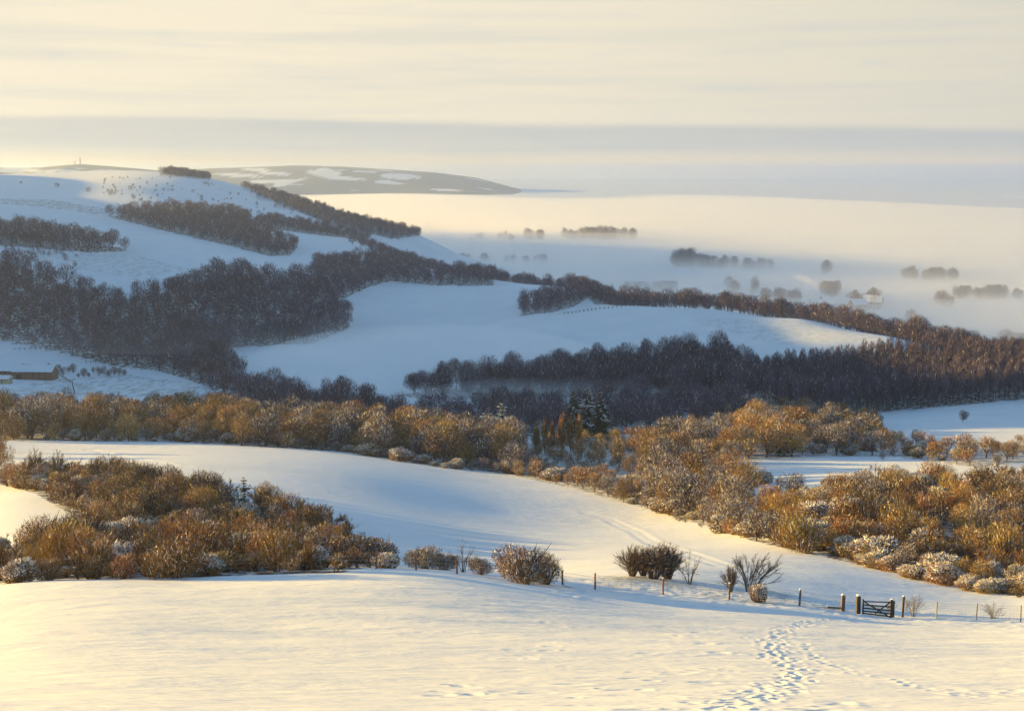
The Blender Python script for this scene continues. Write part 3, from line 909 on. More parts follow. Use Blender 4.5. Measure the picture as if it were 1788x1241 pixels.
def mass(name, label, items, mats_all=None):
    """items (key, x, y, h, sx): many far plants as one object"""
    rng = np.random.default_rng(77)
    Vs, Fs, Is, n = [], [], [], 0
    mats = []
    XY = np.array([(i[1], i[2]) for i in items]); Zs = H(XY[:, 0], XY[:, 1])
    for (key, x, y, h, sx), z in zip(items, Zs):
        p = PROTO[key][rng.integers(len(PROTO[key]))]
        s = h / float(p['cV'][:, 2].max())
        t = rng.uniform(0, 6.28); c, sn = math.cos(t), math.sin(t)
        tF = np.array([(f[0], f[1], f[2]) for f in p['tF']] + [(f[0], f[2], f[3]) for f in p['tF'] if len(f) == 4], int)
        V = np.concatenate([p['tV'], p['cV']])
        W = np.stack([(V[:, 0] * c - V[:, 1] * sn) * s * sx + x, (V[:, 0] * sn + V[:, 1] * c) * s * sx + y, V[:, 2] * s + z], 1)
        lut = []
        for m in [p['tmat'], *p['cmats']]:
            if m not in mats: mats.append(m)
            lut.append(mats.index(m))
        lut = np.array(lut)
        Fs.append(np.concatenate([tF, p['cF'] + len(p['tV'])]) + n)
        Is.append(np.concatenate([np.full(len(tF), lut[0]), lut[p['cidx'] + 1]]))
        Vs.append(W); n += len(V)
    me = fast_mesh(name, np.concatenate(Vs), np.concatenate(Fs))
    for m in mats: me.materials.append(m)
    me.polygons.foreach_set('material_index', np.concatenate(Is).astype(np.int32)); me.update()
    o = bpy.data.objects.new(name, me); COL.objects.link(o)
    tag(o, label, None, None, 'stuff')
    return o


def relabel(rows, noun, place):
    """rows of (object, x, y, h): says of each plant how tall it is and where in its stand it grows"""
    if not rows: return
    px = np.array([r[1] / r[2] for r in rows]); Y = np.array([r[2] for r in rows]); h = np.array([r[3] for r in rows])
    rk = lambda a: np.argsort(np.argsort(a)) / max(1, len(a))
    qx, qy, qh = rk(px), rk(Y), rk(h)
    side = ['at the far left', 'left of centre', 'at the centre', 'right of centre', 'at the far right']
    row = ['front row', 'middle row', 'back row']
    size = ['low', 'middling', 'tall']
    for i, r in enumerate(rows):
        if len(rows) > 12:
            r[0]['label'] = f"{size[int(qh[i] * 3)]} {noun} in {place}, {row[int(qy[i] * 3)]}, {side[int(qx[i] * 5)]}"
        elif len(rows) > 3:
            r[0]['label'] = f"{size[int(qh[i] * 3)]} {noun} in {place}, {side[int(qx[i] * 5)]}"
        else:
            r[0]['label'] = f"{['leftmost', 'middle', 'rightmost'][int(round(qx[i] * len(rows))) if len(rows) == 3 else int(round(qx[i] * len(rows))) * 2]} {noun} in {place}"


STANDS = {}


def note(grp, o, x, y, h):
    STANDS.setdefault(grp, []).append((o, x, y, h))


R = random.Random(11)
# --- dark woods in the valley and on the far slopes
wood_items = []
WOOD_SPEC = {
    'scarp': (7.0, 6, 15.5, 'bare tree in the dark wood covering the left valley slope', 'dark wood on the left slope'),
    'upper_belt': (8.0, 10, 15, 'bare tree in the upper left belt above the open snowfield', 'upper left tree belt'),
    'diagonal': (9.0, 9, 13, 'bare tree in the slanting wood across the left hillside', 'slanting hillside wood'),
    'foot_hedge': (7.0, 6, 11, 'bare tree in the hedge at the foot of the far hill', 'hedge at the far hill foot'),
    'skyline': (6.5, 5, 11, 'bare tree on the wooded skyline edge of the far hill', 'far hill skyline wood'),
    'hilltop': (6.0, 5, 10, 'bare tree in the clump crowning the far hilltop', 'far hilltop clump'),
    'mid_belt': (8.0, 9, 13, 'bare tree in the belt behind the mid valley snowfield', 'belt behind the valley field'),
    'ridge_hedge': (8.0, 9, 13.5, 'bare tree in the dark hedge running down towards the fog', 'dark ridge hedge'),
    'clump': (6.5, 7, 11, 'bare tree in the rounded clump at the end of the far field', 'clump by the far field'),
    'far_hedge': (6.3, 9, 14.5, 'bare tree in the long hedge edging the foggy plain', 'long hedge by the fog'),
    'oak_wood': (6.6, 8, 17, 'broad bare tree in the dark wood below the curved snowfield', 'dark wood under the curved field'),
    'shade_row': (7.0, 7, 12, 'bare tree in the shaded row behind the golden trees', 'shaded row behind the golden trees'),
}
for wi, (wd, (sp, h0, h1, lab, grp)) in enumerate(WOOD_SPEC.items()):
    for x, y in (band(*BANDS[wd], sp, 30 + wi) if wd in BANDS else scatter(wd, sp, 30 + wi)):
        h = R.uniform(h0, h1)
        if wd == 'shade_row' and x / y < -.02: h *= .85
        if wd == 'oak_wood': h *= float(np.interp(x / y, [-.085, -.03, .05], [.72, .9, 1.0]))
        if wd == 'scarp' and y < 600: h *= .92
        wood_items.append((h / y * (1.25 if wd in ('oak_wood', 'far_hedge', 'upper_belt', 'clump') else 1.0), x, y, h, lab, grp))
wood_items.sort(reverse=True)
for sz, x, y, h, lab, grp in wood_items[:300]:
    note(grp, plant('wood', 'woodland_tree', x, y, h, sx=R.uniform(.9, 1.3), label=lab, group=grp, parts=(h / y * FPX > 38)), x, y, h)
mass('far_woodland', 'bare winter woodland massed on the far slopes and hedges', [('dome_lo' if y > 1380 else 'wood_lo', x, y, h, R.uniform(.9, 1.3)) for sz, x, y, h, lab, grp in wood_items[300:]])

# --- plantation of slender trees
pl = [(R.uniform(11.5, 14), x, y) for x, y in scatter('plantation', 3.2, 60)]
pl.sort(key=lambda t: -t[0] / t[2])
for h, x, y in pl[:260]:
    note('dense plantation on the right', plant('slender', 'plantation_tree', x, y, h, sx=R.uniform(.9, 1.2), label='slender upright tree in the dense plantation on the right', group='dense plantation on the right', parts=(y < 520)), x, y, h)
if pl[260:]:
    mass('plantation_mass', 'back rows of the dense plantation on the right', [('slender_lo', x, y, h, 1.0) for h, x, y in pl[260:]])

# --- sunlit trees along the middle field
hedge = []
for wd, sp, seed, h0, h1, gold, lab, grp in (
        ('gold_band', 5.2, 70, 4.0, 12.0, .62, 'golden brown bare tree in the sunlit band behind the middle field', 'golden band behind the middle field'),
        ('mid_band', 4.5, 71, 2.6, 9.0, .36, 'brown bare tree in the thicket right of the middle field', 'thicket right of the middle field'),
        ('copse', 5.0, 72, 3.0, 10.5, .4, 'brown bare tree in the copse below the right hand snowfield', 'copse below the right snowfield')):
    for x, y in scatter(wd, sp, seed):
        k_ = 0.62 if wd == 'mid_band' and x / y < 0.10 else float(np.interp(x / y, [.22, .27], [1.0, .55])) if wd == 'copse' else 1.0
        hedge.append((R.uniform(h0, h1) * k_, x, y, R.random() < gold, lab, grp))
hedge.sort(key=lambda t: -t[0] / t[2])
for h, x, y, g, lab, grp in hedge[:300]:
    note(grp, plant('gold' if g else 'mixed', 'hedgerow_tree', x, y, h, sx=R.uniform(.9, 1.25), label=lab, group=grp), x, y, h)
if hedge[300:]:
    mass('hedgerow_mass', 'farther hedgerow trees behind the middle field', [('gold_lo', x, y, h, 1.1) for h, x, y, g, lab, grp in hedge[300:]])
for px_, Y_, h_ in ((-22, 300, 8.5), (-34, 262, 7.5), (-26, 238, 7.0), (-48, 285, 8.0)):  # trees added out of frame so their shadows streak the middle field
    plant('gold', 'hedgerow_tree', (px_ - PW / 2) / FPX * Y_, Y_, h_, sx=1.1, label='tall brown tree added off the left edge to cast field shadows', group='trees added off the left edge', cat='tree')
print('counts wood', len(wood_items), 'plantation', len(pl), 'hedge', len(hedge))

# --- scrub on both sides of the middle field
sc = []
for wd, sp, seed, h0, h1, lab, grp in (
        ('left_scrub', 2.5, 80, 1.4, 4.2, 'russet many stemmed bush in the thicket left of the middle field', 'russet thicket on the left'),
        ('right_scrub', 3.3, 81, 1.8, 5.4, 'brown many stemmed bush in the sunlit scrub on the right', 'sunlit scrub on the right')):
    for x, y in scatter(wd, sp, seed):
        if wd == 'left_scrub':
            u_ = PW / 2 + FPX * x / y
            if R.random() < .12: continue
            sc.append((R.uniform(h0, h1) * float(np.interp(u_, [300, 480, 600, 680], [1.0, .9, .62, .42])) * float(np.interp(y, [84, 100, 130], [.8, 1.0, 1.05])), x, y, lab, grp))
            continue
        sc.append((R.uniform(h0, h1), x, y, lab, grp))
sc.sort(key=lambda t: -t[0] / t[2])
print('scrub', len(sc), 'wood', len(wood_items), 'hedge', len(hedge), 'pl', len(pl))
for h, x, y, lab, grp in sc[:300]:
    q_ = R.random(); rt = grp.startswith('sunlit')
    ky = 'gold' if q_ < (.2 if rt else .12) else 'mixed' if q_ < (.34 if rt else .2) else 'frosted' if q_ < (.46 if rt else .26) else 'scrub'
    note(grp, plant(ky, 'scrub_bush', x, y, h * (.7 if ky == 'frosted' else 1), sx=R.uniform(.9, 1.25), label=lab, group=grp, cat='bush'), x, y, h)
if sc[300:]:
    mass('scrub_mass', 'farther russet scrub behind the nearer bushes', [('scrub_lo', x, y, h, 1.1) for h, x, y, lab, grp in sc[300:]])


# ------------------------------------------------------------------ far downs beyond the fog
def far_hill(name, label, Y, depth, prof, patches, seed, wood_amt):
    xs_px = np.linspace(prof[0][0], prof[-1][0], 150)
    tops = np.interp(xs_px, [p[0] for p in prof], [p[1] for p in prof])
    rows = np.linspace(-1, 1, 44)
    X = np.repeat(((xs_px - PW / 2) / FPX * Y)[None, :], len(rows), 0)
    Yc = Y + rows[:, None] * depth + 0 * X
    top = (300 - tops) / FPX * Y
    r = np.random.default_rng(seed)
    sh = np.cos(np.clip(rows, -1, 1) * math.pi / 2) ** 1.1
    Z = PLAIN - 4 + (top + 4 - PLAIN)[None, :] * sh[:, None]
    Z = Z + 5 * waves0(seed, X, Yc) * (1 - sh[:, None] ** 4)
    d = Yc; U = PW / 2 + FPX * X / d; V = 300 - FPX * Z / d
    sn = np.zeros_like(Z)
    for cx, cy, rx, ry in patches:
        sn = np.maximum(sn, ((((U - cx) / rx) ** 2 + ((V - cy - (U - cx) * .06) / ry) ** 2 + .25 * np.sin(U * .21 + cx) + .2 * np.sin(U * .5 + V)) < .9) * (rows[:, None] <= 0.05))
    idx = np.arange(X.size).reshape(X.shape)
    Q = np.stack([idx[:-1, :-1], idx[:-1, 1:], idx[1:, 1:], idx[1:, :-1]], -1).reshape(-1, 4)
    me = fast_mesh(name, np.stack([X, Yc, Z], -1).reshape(-1, 3), Q)
    a = me.attributes.new('snow', 'FLOAT', 'POINT'); a.data.foreach_set('value', sn.ravel().astype(np.float32))
    m, nt, N, L, b = new_mat('far_down')
    at = N.new('ShaderNodeAttribute'); at.attribute_name = 'snow'
    geo = N.new('ShaderNodeNewGeometry')
    nz = N.new('ShaderNodeTexNoise'); nz.inputs['Scale'].default_value = .004; nz.inputs['Detail'].default_value = 5
    L.new(geo.outputs['Position'], nz.inputs[0])
    rr = N.new('ShaderNodeMapRange'); L.new(nz.outputs[0], rr.inputs[0]); rr.inputs[1].default_value = wood_amt; rr.inputs[2].default_value = wood_amt + .05
    mx = N.new('ShaderNodeMath'); mx.operation = 'MAXIMUM'; L.new(rr.outputs[0], mx.inputs[0]); L.new(at.outputs['Fac'], mx.inputs[1])
    mc = N.new('ShaderNodeMix'); mc.data_type = 'RGBA'; L.new(mx.outputs[0], mc.inputs[0])
    mc.inputs[6].default_value = (.06, .07, .10, 1); mc.inputs[7].default_value = (.82, .84, .88, 1)
    L.new(mc.outputs[2], b.inputs['Base Color']); b.inputs['Roughness'].default_value = .9
    o = link_mesh(name, me, m, smooth=True)
    tag(o, label, None, None, 'structure')
    return o


def waves0(seed, X, Y):
    r = np.random.default_rng(seed); out = 0
    for _ in range(10):
        k = r.uniform(.002, .012); th = r.uniform(0, 3.14)
        out = out + np.sin(k * (X * math.cos(th) + Y * math.sin(th)) + r.uniform(0, 6.3))
    return out / 3


far_hill('distant_hill', 'long wooded down with snowy fields rising beyond the fog', 8200, 1500,
         [(180, 312), (330, 297), (380, 294), (450, 292), (520, 289), (600, 291), (680, 296), (760, 301), (830, 310), (880, 323), (915, 334), (960, 348)],
         [(570, 302, 28, 8), (600, 311, 36, 4), (698, 308, 36, 5), (485, 303, 28, 3), (420, 306, 45, 3), (455, 297, 26, 3), (640, 300, 20, 2), (780, 331, 30, 1.6)], 4, .60)
far_hill('distant_hill', 'low far ridge with the radio masts on its crest', 6200, 900,
         [(-260, 300), (0, 292), (80, 293), (120, 289), (150, 287), (190, 290), (250, 295), (330, 303), (420, 330)],
         [(60, 298, 60, 3), (200, 300, 40, 3), (120, 299, 30, 2)], 9, .56)

M_STEEL = simple('grey_steel', (.25, .26, .28), .5)
M_POST = simple('weathered_post', (.16, .11, .075), .85, .35, 6.0, .3)
M_POSTR = simple('reddish_post', (.24, .11, .07), .85, .3, 6.0, .3)
M_OAK = simple('dark_wet_oak', (.065, .05, .042), .8, .35, 5.0, .3)
M_WIRE = simple('frosted_wire', (.42, .44, .48), .6)
M_SNOWB = simple('lying_snow', (.84, .87, .91), .7, .05, 2.0, .25)


def bx(V, F, cx, cy, cz, sx, sy, sz, rot=0.0, tilt=None):
    """box centred at cx, cy with its foot at cz; sizes sx, sy, sz"""
    n = len(V); c, s = math.cos(rot), math.sin(rot)
    for dz in (0, sz):
        for dx, dy in ((-sx / 2, -sy / 2), (sx / 2, -sy / 2), (sx / 2, sy / 2), (-sx / 2, sy / 2)):
            x, y = dx * c - dy * s, dx * s + dy * c
            ox, oy = (tilt[0] * dz, tilt[1] * dz) if tilt else (0, 0)
            V.append((cx + x + ox, cy + y + oy, cz + dz))
    for f in ((0, 3, 2, 1), (4, 5, 6, 7), (0, 1, 5, 4), (1, 2, 6, 5), (2, 3, 7, 6), (3, 0, 4, 7)):
        F.append(tuple(n + i for i in f))


def beam(V, F, p, q, w, h):
    """square bar from p to q, w across and h high"""
    p, q = np.array(p, float), np.array(q, float)
    d = (q - p) / np.linalg.norm(q - p)
    s = np.cross(d, (0, 0, 1)); s /= np.linalg.norm(s) + 1e-9
    u = np.cross(s, d)
    n = len(V)
    for e in (p, q):
        for a, b in ((-1, -1), (1, -1), (1, 1), (-1, 1)):
            V.append(tuple(e + s * a * w / 2 + u * b * h / 2))
    for f in ((0, 1, 2, 3), (7, 6, 5, 4), (0, 4, 5, 1), (1, 5, 6, 2), (2, 6, 7, 3), (3, 7, 4, 0)):
        F.append(tuple(n + i for i in f))


def part(name, mat, parent, build, label=None):
    V, F = [], []
    build(V, F)
    o = mesh_obj(name, np.array(V), F, mat, parent)
    if label: o['label'] = label
    return o


# masts on the far ridge
for px, top_, lab in ((147, 276, 'tall thin radio mast on the far left ridge'), (138, 281, 'shorter radio mast beside the tall one on the far ridge')):
    Y = 6200; x = (px - PW / 2) / FPX * Y; z0 = (300 - 288) / FPX * Y; hh = (288 - top_) / FPX * Y
    o = empty('radio_mast', (x, Y, z0 - 4))
    part('lattice_tower', M_STEEL, o, lambda V, F: bx(V, F, 0, 0, 0, 3.0, 3.0, hh + 4))
    part('antenna', M_STEEL, o, lambda V, F: (bx(V, F, 0, 0, hh * .75, 5.5, 5.5, 3.5), bx(V, F, 0, 0, hh + 4, .9, .9, 8)))
    tag(o, lab, 'radio mast')

def px_x(px, Y):
    return (px - PW / 2) / FPX * Y


# ------------------------------------------------------------------ conifers, poplars and single trees in the bottom
SP = random.Random(3)


def at_px(key, name, px, Y, h, lab, cat='tree', group=None, sx=1.0, rz=None, variant=None, parts=True, sink=0.0):
    return plant(key, name, (px - PW / 2) / FPX * Y * (math.cos(PITCH) + 0.0), Y, h, rz, sx, lab, cat, group, variant, parts, SP, sink)


for k, (px, h, lab) in enumerate(((938, 9.6, 'leftmost golden poplar in the row of six'), (952, 10.0, 'second golden poplar from the left in the row'), (967, 9.4, 'third golden poplar from the left, short and pinkish'),
                                  (983, 11.4, 'fourth golden poplar, the tallest of the row'), (998, 10.6, 'fifth golden poplar, slim, beside the snowy firs'), (1013, 10.9, 'rightmost golden poplar in front of the snowy firs'))):
    at_px('poplar', 'poplar_tree', px, 372, h, lab, group='row of golden poplars', sx=1.0 + .25 * (k in (3, 5)), variant=k)
for k, (px, Y, h, key, sx, lab) in enumerate((
        (1052, 415, 14.5, 'conifer', 1.0, 'dark pointed fir standing alone right of the poplars'),
        (1003, 420, 15, 'conifer', 1.1, 'snow streaked fir behind the poplars, left of two'),
        (1028, 422, 15.5, 'conifer', 1.25, 'snow streaked fir behind the poplars, right of two'),
        (876, 405, 12.5, 'cedar', 1.2, 'snow laden pine with drooping boughs left of the poplars'),
        (850, 405, 11, 'cedar', 1.0, 'smaller snow laden pine beside the drooping one'),
        (1372, 322, 9.6, 'cedar', .85, 'snow laden evergreen in the copse on the right'),
        (1388, 330, 6.5, 'cedar', .9, 'lower snow laden evergreen at the foot of the taller one'),
        (1532, 335, 7.2, 'conifer', 1.2, 'snow crusted evergreen at the edge of the right snowfield'),
        (377, 500, 6.5, 'conifer', 1.0, 'small dark fir against the snowy paddock, the tallest there'),
        (352, 505, 4.6, 'conifer', 1.1, 'small dark fir left of the tallest in the paddock hedge'),
        (323, 500, 4.4, 'conifer', 1.2, 'little dark fir near the middle of the paddock hedge'),
        (428, 500, 4.2, 'conifer', 1.4, 'squat dark fir at the right end of the paddock hedge'),
        (146, 500, 7.0, 'conifer', .7, 'slim dark fir behind the golden trees on the left'),
        (193, 505, 6.5, 'conifer', .9, 'dull green fir behind the golden trees near the barn'),
        (262, 500, 4.5, 'conifer', .8, 'thin dark fir left of the paddock firs'),
        (1195, 300, 3.4, 'conifer', 1.3, 'small dark fir among the bushes right of the middle field'))):
    at_px(key, 'snowy_pine' if key == 'cedar' else 'fir_tree', px, Y, h, lab, group='evergreens in the valley bottom', sx=sx, variant=k)
at_px('mixed', 'field_tree', 1700, 430, 4.2, 'lone small round tree in the right hand snowfield', sx=1.1)

# dark shrubs of the barn hedge and the paddock
M_DK = None
hedge_pts = [(px, 655 + SP.uniform(-8, 8)) for px in range(15, 205, 9)]
for i, (px, Y) in enumerate(hedge_pts):
    h_ = SP.uniform(2.2, 5.2); note('hedge behind the barn', at_px('mixed', 'barn_hedge_bush', px, Y, h_, 'dark bush in the hedge behind the long barn', 'bush', 'hedge behind the barn', sx=1.0, parts=False), px_x(px, Y), Y, h_)
for i in range(46):
    px = SP.uniform(-20, 440); Y = SP.uniform(492, 535)
    h_ = SP.uniform(2.5, 5.0); note('bushes below the paddock', at_px('wood', 'paddock_bush', px, Y, h_, 'frosty grey bush along the lower edge of the barn paddock', 'bush', 'bushes below the paddock', sx=1.1, parts=False), px_x(px, Y), Y, h_)

# scattered bushes on the far hillside
HB = [(37, 321, 3.5, 1.6), (99, 327, 6, 1.5), (155, 336, 6.5, 1.2), (195, 342, 7.5, 1.2), (233, 348, 6, 1.2), (246, 353, 4.5, 1.5), (262, 357, 4.5, 1.6), (363, 324, 5, 1), (337, 337, 4.5, 1.2), (300, 334, 4, 1.6), (286, 333, 3.5, 1.4), (402, 340, 4.5, 1.0), (416, 341, 4.5, 1.0), (275, 344, 4, 1), (352, 346, 4, 1.6), (372, 351, 4, 1.4), (330, 372, 7, 1.3), (341, 368, 8, 1.2), (480, 362, 4, 1.2), (497, 364, 4, 1.2), (196, 311, 3, 1), (209, 312, 3, 1), (215, 313, 3, 1), (223, 311, 3, 1), (244, 313, 3, 1.3)]
for _ in range(95):
    px = SP.uniform(170, 570); py = SP.uniform(0, 1)
    lo = np.interp(px, [190, 320, 450, 560], [314, 310, 338, 372]); hi = np.interp(px, [190, 300, 420, 560], [338, 358, 372, 386])
    HB.append((px, lo + (hi - lo) * py, SP.uniform(1.6, 4.2), 1.1))
for px, py, h, sx in HB:
    x, y, z = ground(px, py, 1200, 1900)
    note('bushes dotted on the far hillside', plant('dome_lo', 'hillside_bush', x, y, h, None, sx, 'dark bush dotted on the snowy far hillside' if h < 3.4 else 'rounded bush standing out on the snowy far hillside', 'bush', 'bushes dotted on the far hillside', None, False, SP), x, y, h)
for px, py, h in ((10, 436, 4), (22, 440, 5), (66, 430, 5.5), (57, 437, 4.5), (36, 447, 3.5), (68, 443, 4.5), (76, 446, 4), (86, 447, 4), (98, 443, 4.5), (108, 444, 4.5), (115, 456, 5), (112, 449, 3.5), (134, 449, 2.5), (131, 466, 4), (158, 433, 3)):
    x, y, z = ground(px, py, 830, 980)
    note('bushes above the left wood', plant('dome_lo', 'slope_bush', x, y, h, None, 1.1, 'small dark bush on the open slope above the left wood', 'bush', 'bushes above the left wood', None, False, SP), x, y, h)

# trees standing in the fog
FOGT = []
for a, b, Y0, Y1, n, h0, h1, lab, grp in (
        (980, 1108, 2180, 2260, 26, 15, 22, 'tree in the long dark copse rising out of the fog', 'long copse in the fog'),
        (922, 948, 2180, 2260, 4, 17, 21, 'tree in the small dark clump left of the fog copse', 'small clump in the fog'),
        (800, 895, 2150, 2350, 8, 13, 18, 'faint tree in the fog beyond the dark ridge hedge', 'faint trees beyond the ridge'),
        (690, 760, 2600, 2900, 8, 15, 19, 'misty tree in the fog behind the far hill end', 'misty trees behind the far hill'),
        (1178, 1210, 1570, 1600, 7, 18, 25, 'tall sunlit tree at the left of the foggy farmstead', 'tall trees at the foggy farm'),
        (1212, 1345, 1560, 1620, 22, 12, 17, 'tree in the foggy farmstead row', 'foggy farmstead row'),
        (1420, 1450, 1480, 1560, 3, 14, 17, 'faint tree standing in the fog right of the farmstead', 'faint trees right of the farm'),
        (1570, 1700, 1400, 1440, 16, 13, 17, 'pale tree in the thin line across the right hand fog', 'pale fog tree line'),
        (1335, 1405, 1130, 1200, 8, 14, 18, 'misty tree left of the chimney smoke', 'misty trees by the smoke'),
        (1490, 1545, 1060, 1130, 7, 14, 19, 'misty tree behind the village roofs', 'misty trees at the village'),
        (1590, 1620, 960, 1010, 3, 12, 15, 'misty round tree below the pale tree line', 'misty trees below the pale line'),
        (1640, 1665, 1080, 1140, 3, 13, 16, 'pale round tree alone in the right hand fog', 'pale trees at right'),
        (1755, 1795, 870, 910, 3, 14, 17, 'bluish tree in the fog at the right edge', 'bluish trees at the right edge'),
        (1270, 1330, 1250, 1330, 5, 14, 17, 'faint tree in the fog below the farmstead', 'faint trees below the farm'),
        (1040, 1190, 1300, 1340, 16, 13, 16, 'x', 'faint fog hedge'),
        (1640, 1790, 1190, 1225, 18, 13, 17, 'x', 'blurred right hedge'), (780, 960, 1690, 1730, 14, 13, 16, 'x', 'ghostly fog hedge'), (1420, 1490, 1180, 1240, 6, 15, 19, 'x', 'trees round the smoking cottage')):
    for _ in range(n):
        px = SP.uniform(a, b); Y = SP.uniform(Y0, Y1)
        h_ = SP.uniform(h0, h1) * (.95 if Y > 1400 else .84 if lab != 'x' else .78); note(grp, plant('dome', 'fog_tree', (px - PW / 2) / FPX * Y, Y, h_, None, SP.uniform(1.0, 1.35), lab, 'tree', grp, None, False, SP), px_x(px, Y), Y, h_)

# ------------------------------------------------------------------ bushes along the near crest and the fence
for i in range(3):
    scrub('dense_bush', 600 + i, h=2.9, r=2.2, n=4200, tl=.55, tw=.028, snow=.12, mats=(M_GOLD2, M_OLIVE, M_LEAF, M_DARK1), leaf=.45, stems=16, upright=.45)
for i in range(2):
    fan_bush('stemmy', 610 + i, h=2.9, r=1.35, stems=46, n=6500, tl=.4, tw=.017, snow=.03, mats=(M_DARK1, M_GOLD2, M_TRUNK), lean=.5 * i, tr=.03)
fan_bush('windswept', 620, h=5.2, r=3.6, stems=26, n=4200, tl=.75, tw=.034, snow=.06, mats=(M_GOLD2, M_OLIVE, M_DARK2), lean=1.6, tr=.09)
fan_bush('windswept', 621, h=5.2, r=1.8, stems=20, n=2400, tl=.8, tw=.036, snow=.05, mats=(M_GOLD2, M_OLIVE, M_DARK2), lean=1.2, tr=.08)
fan_bush('thin', 630, h=3.2, r=1.3, stems=10, n=1300, tl=.38, tw=.014, snow=.1, mats=(M_TRUNK, M_OLIVE), tr=.035)
fan_bush('thin', 631, h=5.0, r=1.0, stems=9, n=800, tl=.7, tw=.03, snow=.06, mats=(M_TRUNK, M_OLIVE), tr=.05)
fan_bush('spread', 640, h=3.2, r=2.3, stems=26, n=4200, tl=.42, tw=.015, snow=.04, mats=(M_TRUNK, M_DARK1), lean=.9, tr=.035)
fan_bush('sprig', 650, h=1.9, r=.95, stems=24, n=1300, tl=.3, tw=.010, snow=.14, mats=(M_TRUNK, M_OLIVE), tr=.016)
for px, Y, h, key, nm, lab, sx, v in (
        (30, 215, 6.2, 'windswept', 'windswept_tree', 'windswept bare tree at the far left edge of the thicket', 1.0, 1),
        (72, 212, 5.8, 'windswept', 'windswept_tree', 'windswept bare tree beside the one at the left edge', .9, 1),
        (168, 200, 5.4, 'windswept', 'windswept_tree', 'broad windswept tree spreading over the left thicket', 1.0, 0),
        (512, 150, 5.0, 'thin', 'thin_tree', 'slim bare tree rising above the right end of the left thicket', 1.1, 1),
        (532, 152, 4.4, 'thin', 'thin_tree', 'slim bare tree right of the tallest one in the left thicket', 1.1, 1),
        (566, 146, 3.9, 'thin', 'thin_tree', 'slim bare tree near the tip of the left thicket', 1.4, 1),
        (598, 140, 3.6, 'thin', 'thin_tree', 'slim bare tree at the very tip of the left thicket', 1.6, 1),
        (412, 172, 4.6, 'cedar', 'snowy_holly', 'snow capped evergreen rising from the left thicket', .8, 0),
        (325, 165, 3.2, 'cedar', 'snowy_holly', 'low snow covered evergreen in the middle of the left thicket', 1.1, 1),
        (612, 104, 2.7, 'dense_bush', 'round_bush', 'round russet bush behind the crest left of the fence posts', 1.25, 0),
        (655, 108, 2.5, 'dense_bush', 'round_bush', 'greyer round bush joined to the russet one on the crest', 1.0, 1),
        (735, 98, 1.75, 'dense_bush', 'round_bush', 'low russet bush behind the short fence posts', 1.3, 2),
        (770, 99, 1.5, 'dense_bush', 'round_bush', 'low straggling bush right of the short fence posts', 1.2, 1),
        (806, 97, 2.6, 'thin', 'thin_tree', 'small bare sapling behind the snowy crest', 1.0, 0),
        (838, 95, 1.4, 'dense_bush', 'round_bush', 'little russet bush left of the large dark bush', 1.0, 0),
        (915, 90, 2.75, 'dense_bush', 'round_bush', 'large dark bush with sunlit left side on the crest', 1.15, 2),
        (955, 92, 2.0, 'dense_bush', 'round_bush', 'lower twiggy bush leaning against the large dark one', 1.1, 1),
        (1112, 101, 2.7, 'stemmy', 'stemmy_bush', 'reddish many stemmed bush, left of the group behind the fence', 1.15, 0),
        (1150, 100, 3.1, 'stemmy', 'stemmy_bush', 'dense dark many stemmed bush in the group behind the fence', 1.3, 1),
        (1178, 101, 3.0, 'stemmy', 'stemmy_bush', 'dark bush leaning right in the group behind the fence', 1.3, 1),
        (1132, 102, 2.4, 'stemmy', 'stemmy_bush', 'lower dark bush tucked inside the group behind the fence', 1.3, 0),
        (1216, 99, 2.8, 'thin', 'thin_tree', 'thin open sapling at the right of the bush group', .9, 0),
        (1292, 97, 2.2, 'stemmy', 'stemmy_bush', 'low upright bush at the foot of the spreading tree', .8, 1),
        (1325, 98, 3.2, 'spread', 'spreading_tree', 'small spreading bare tree behind the fence', 1.0, 0),
        (1342, 91.5, 1.3, 'frosted', 'snowy_bush', 'low snow capped bush on the fence line', .75, 0),
        (1625, 92, 1.75, 'sprig', 'bare_shrub', 'bare pale shrub just right of the gate', 1.0, 0),
        (1585, 93, 1.2, 'sprig', 'bare_shrub', 'tiny bare shrub behind the gate post', .8, 0),
        (1770, 92, 1.3, 'sprig', 'bare_shrub', 'low bare shrub at the right edge of the fence', 1.3, 0),
        (340, 86.5, 1.5, 'frosted', 'snowy_bush', 'rounded snowy bush at the edge of the near slope', .95, 1)):
    at_px(key, nm, px, Y, h, lab, 'bush' if 'bush' in nm or 'shrub' in nm or 'holly' in nm else 'tree', sx=sx, rz=(0.0 if key in ('windswept', 'spread') else None), variant=v)

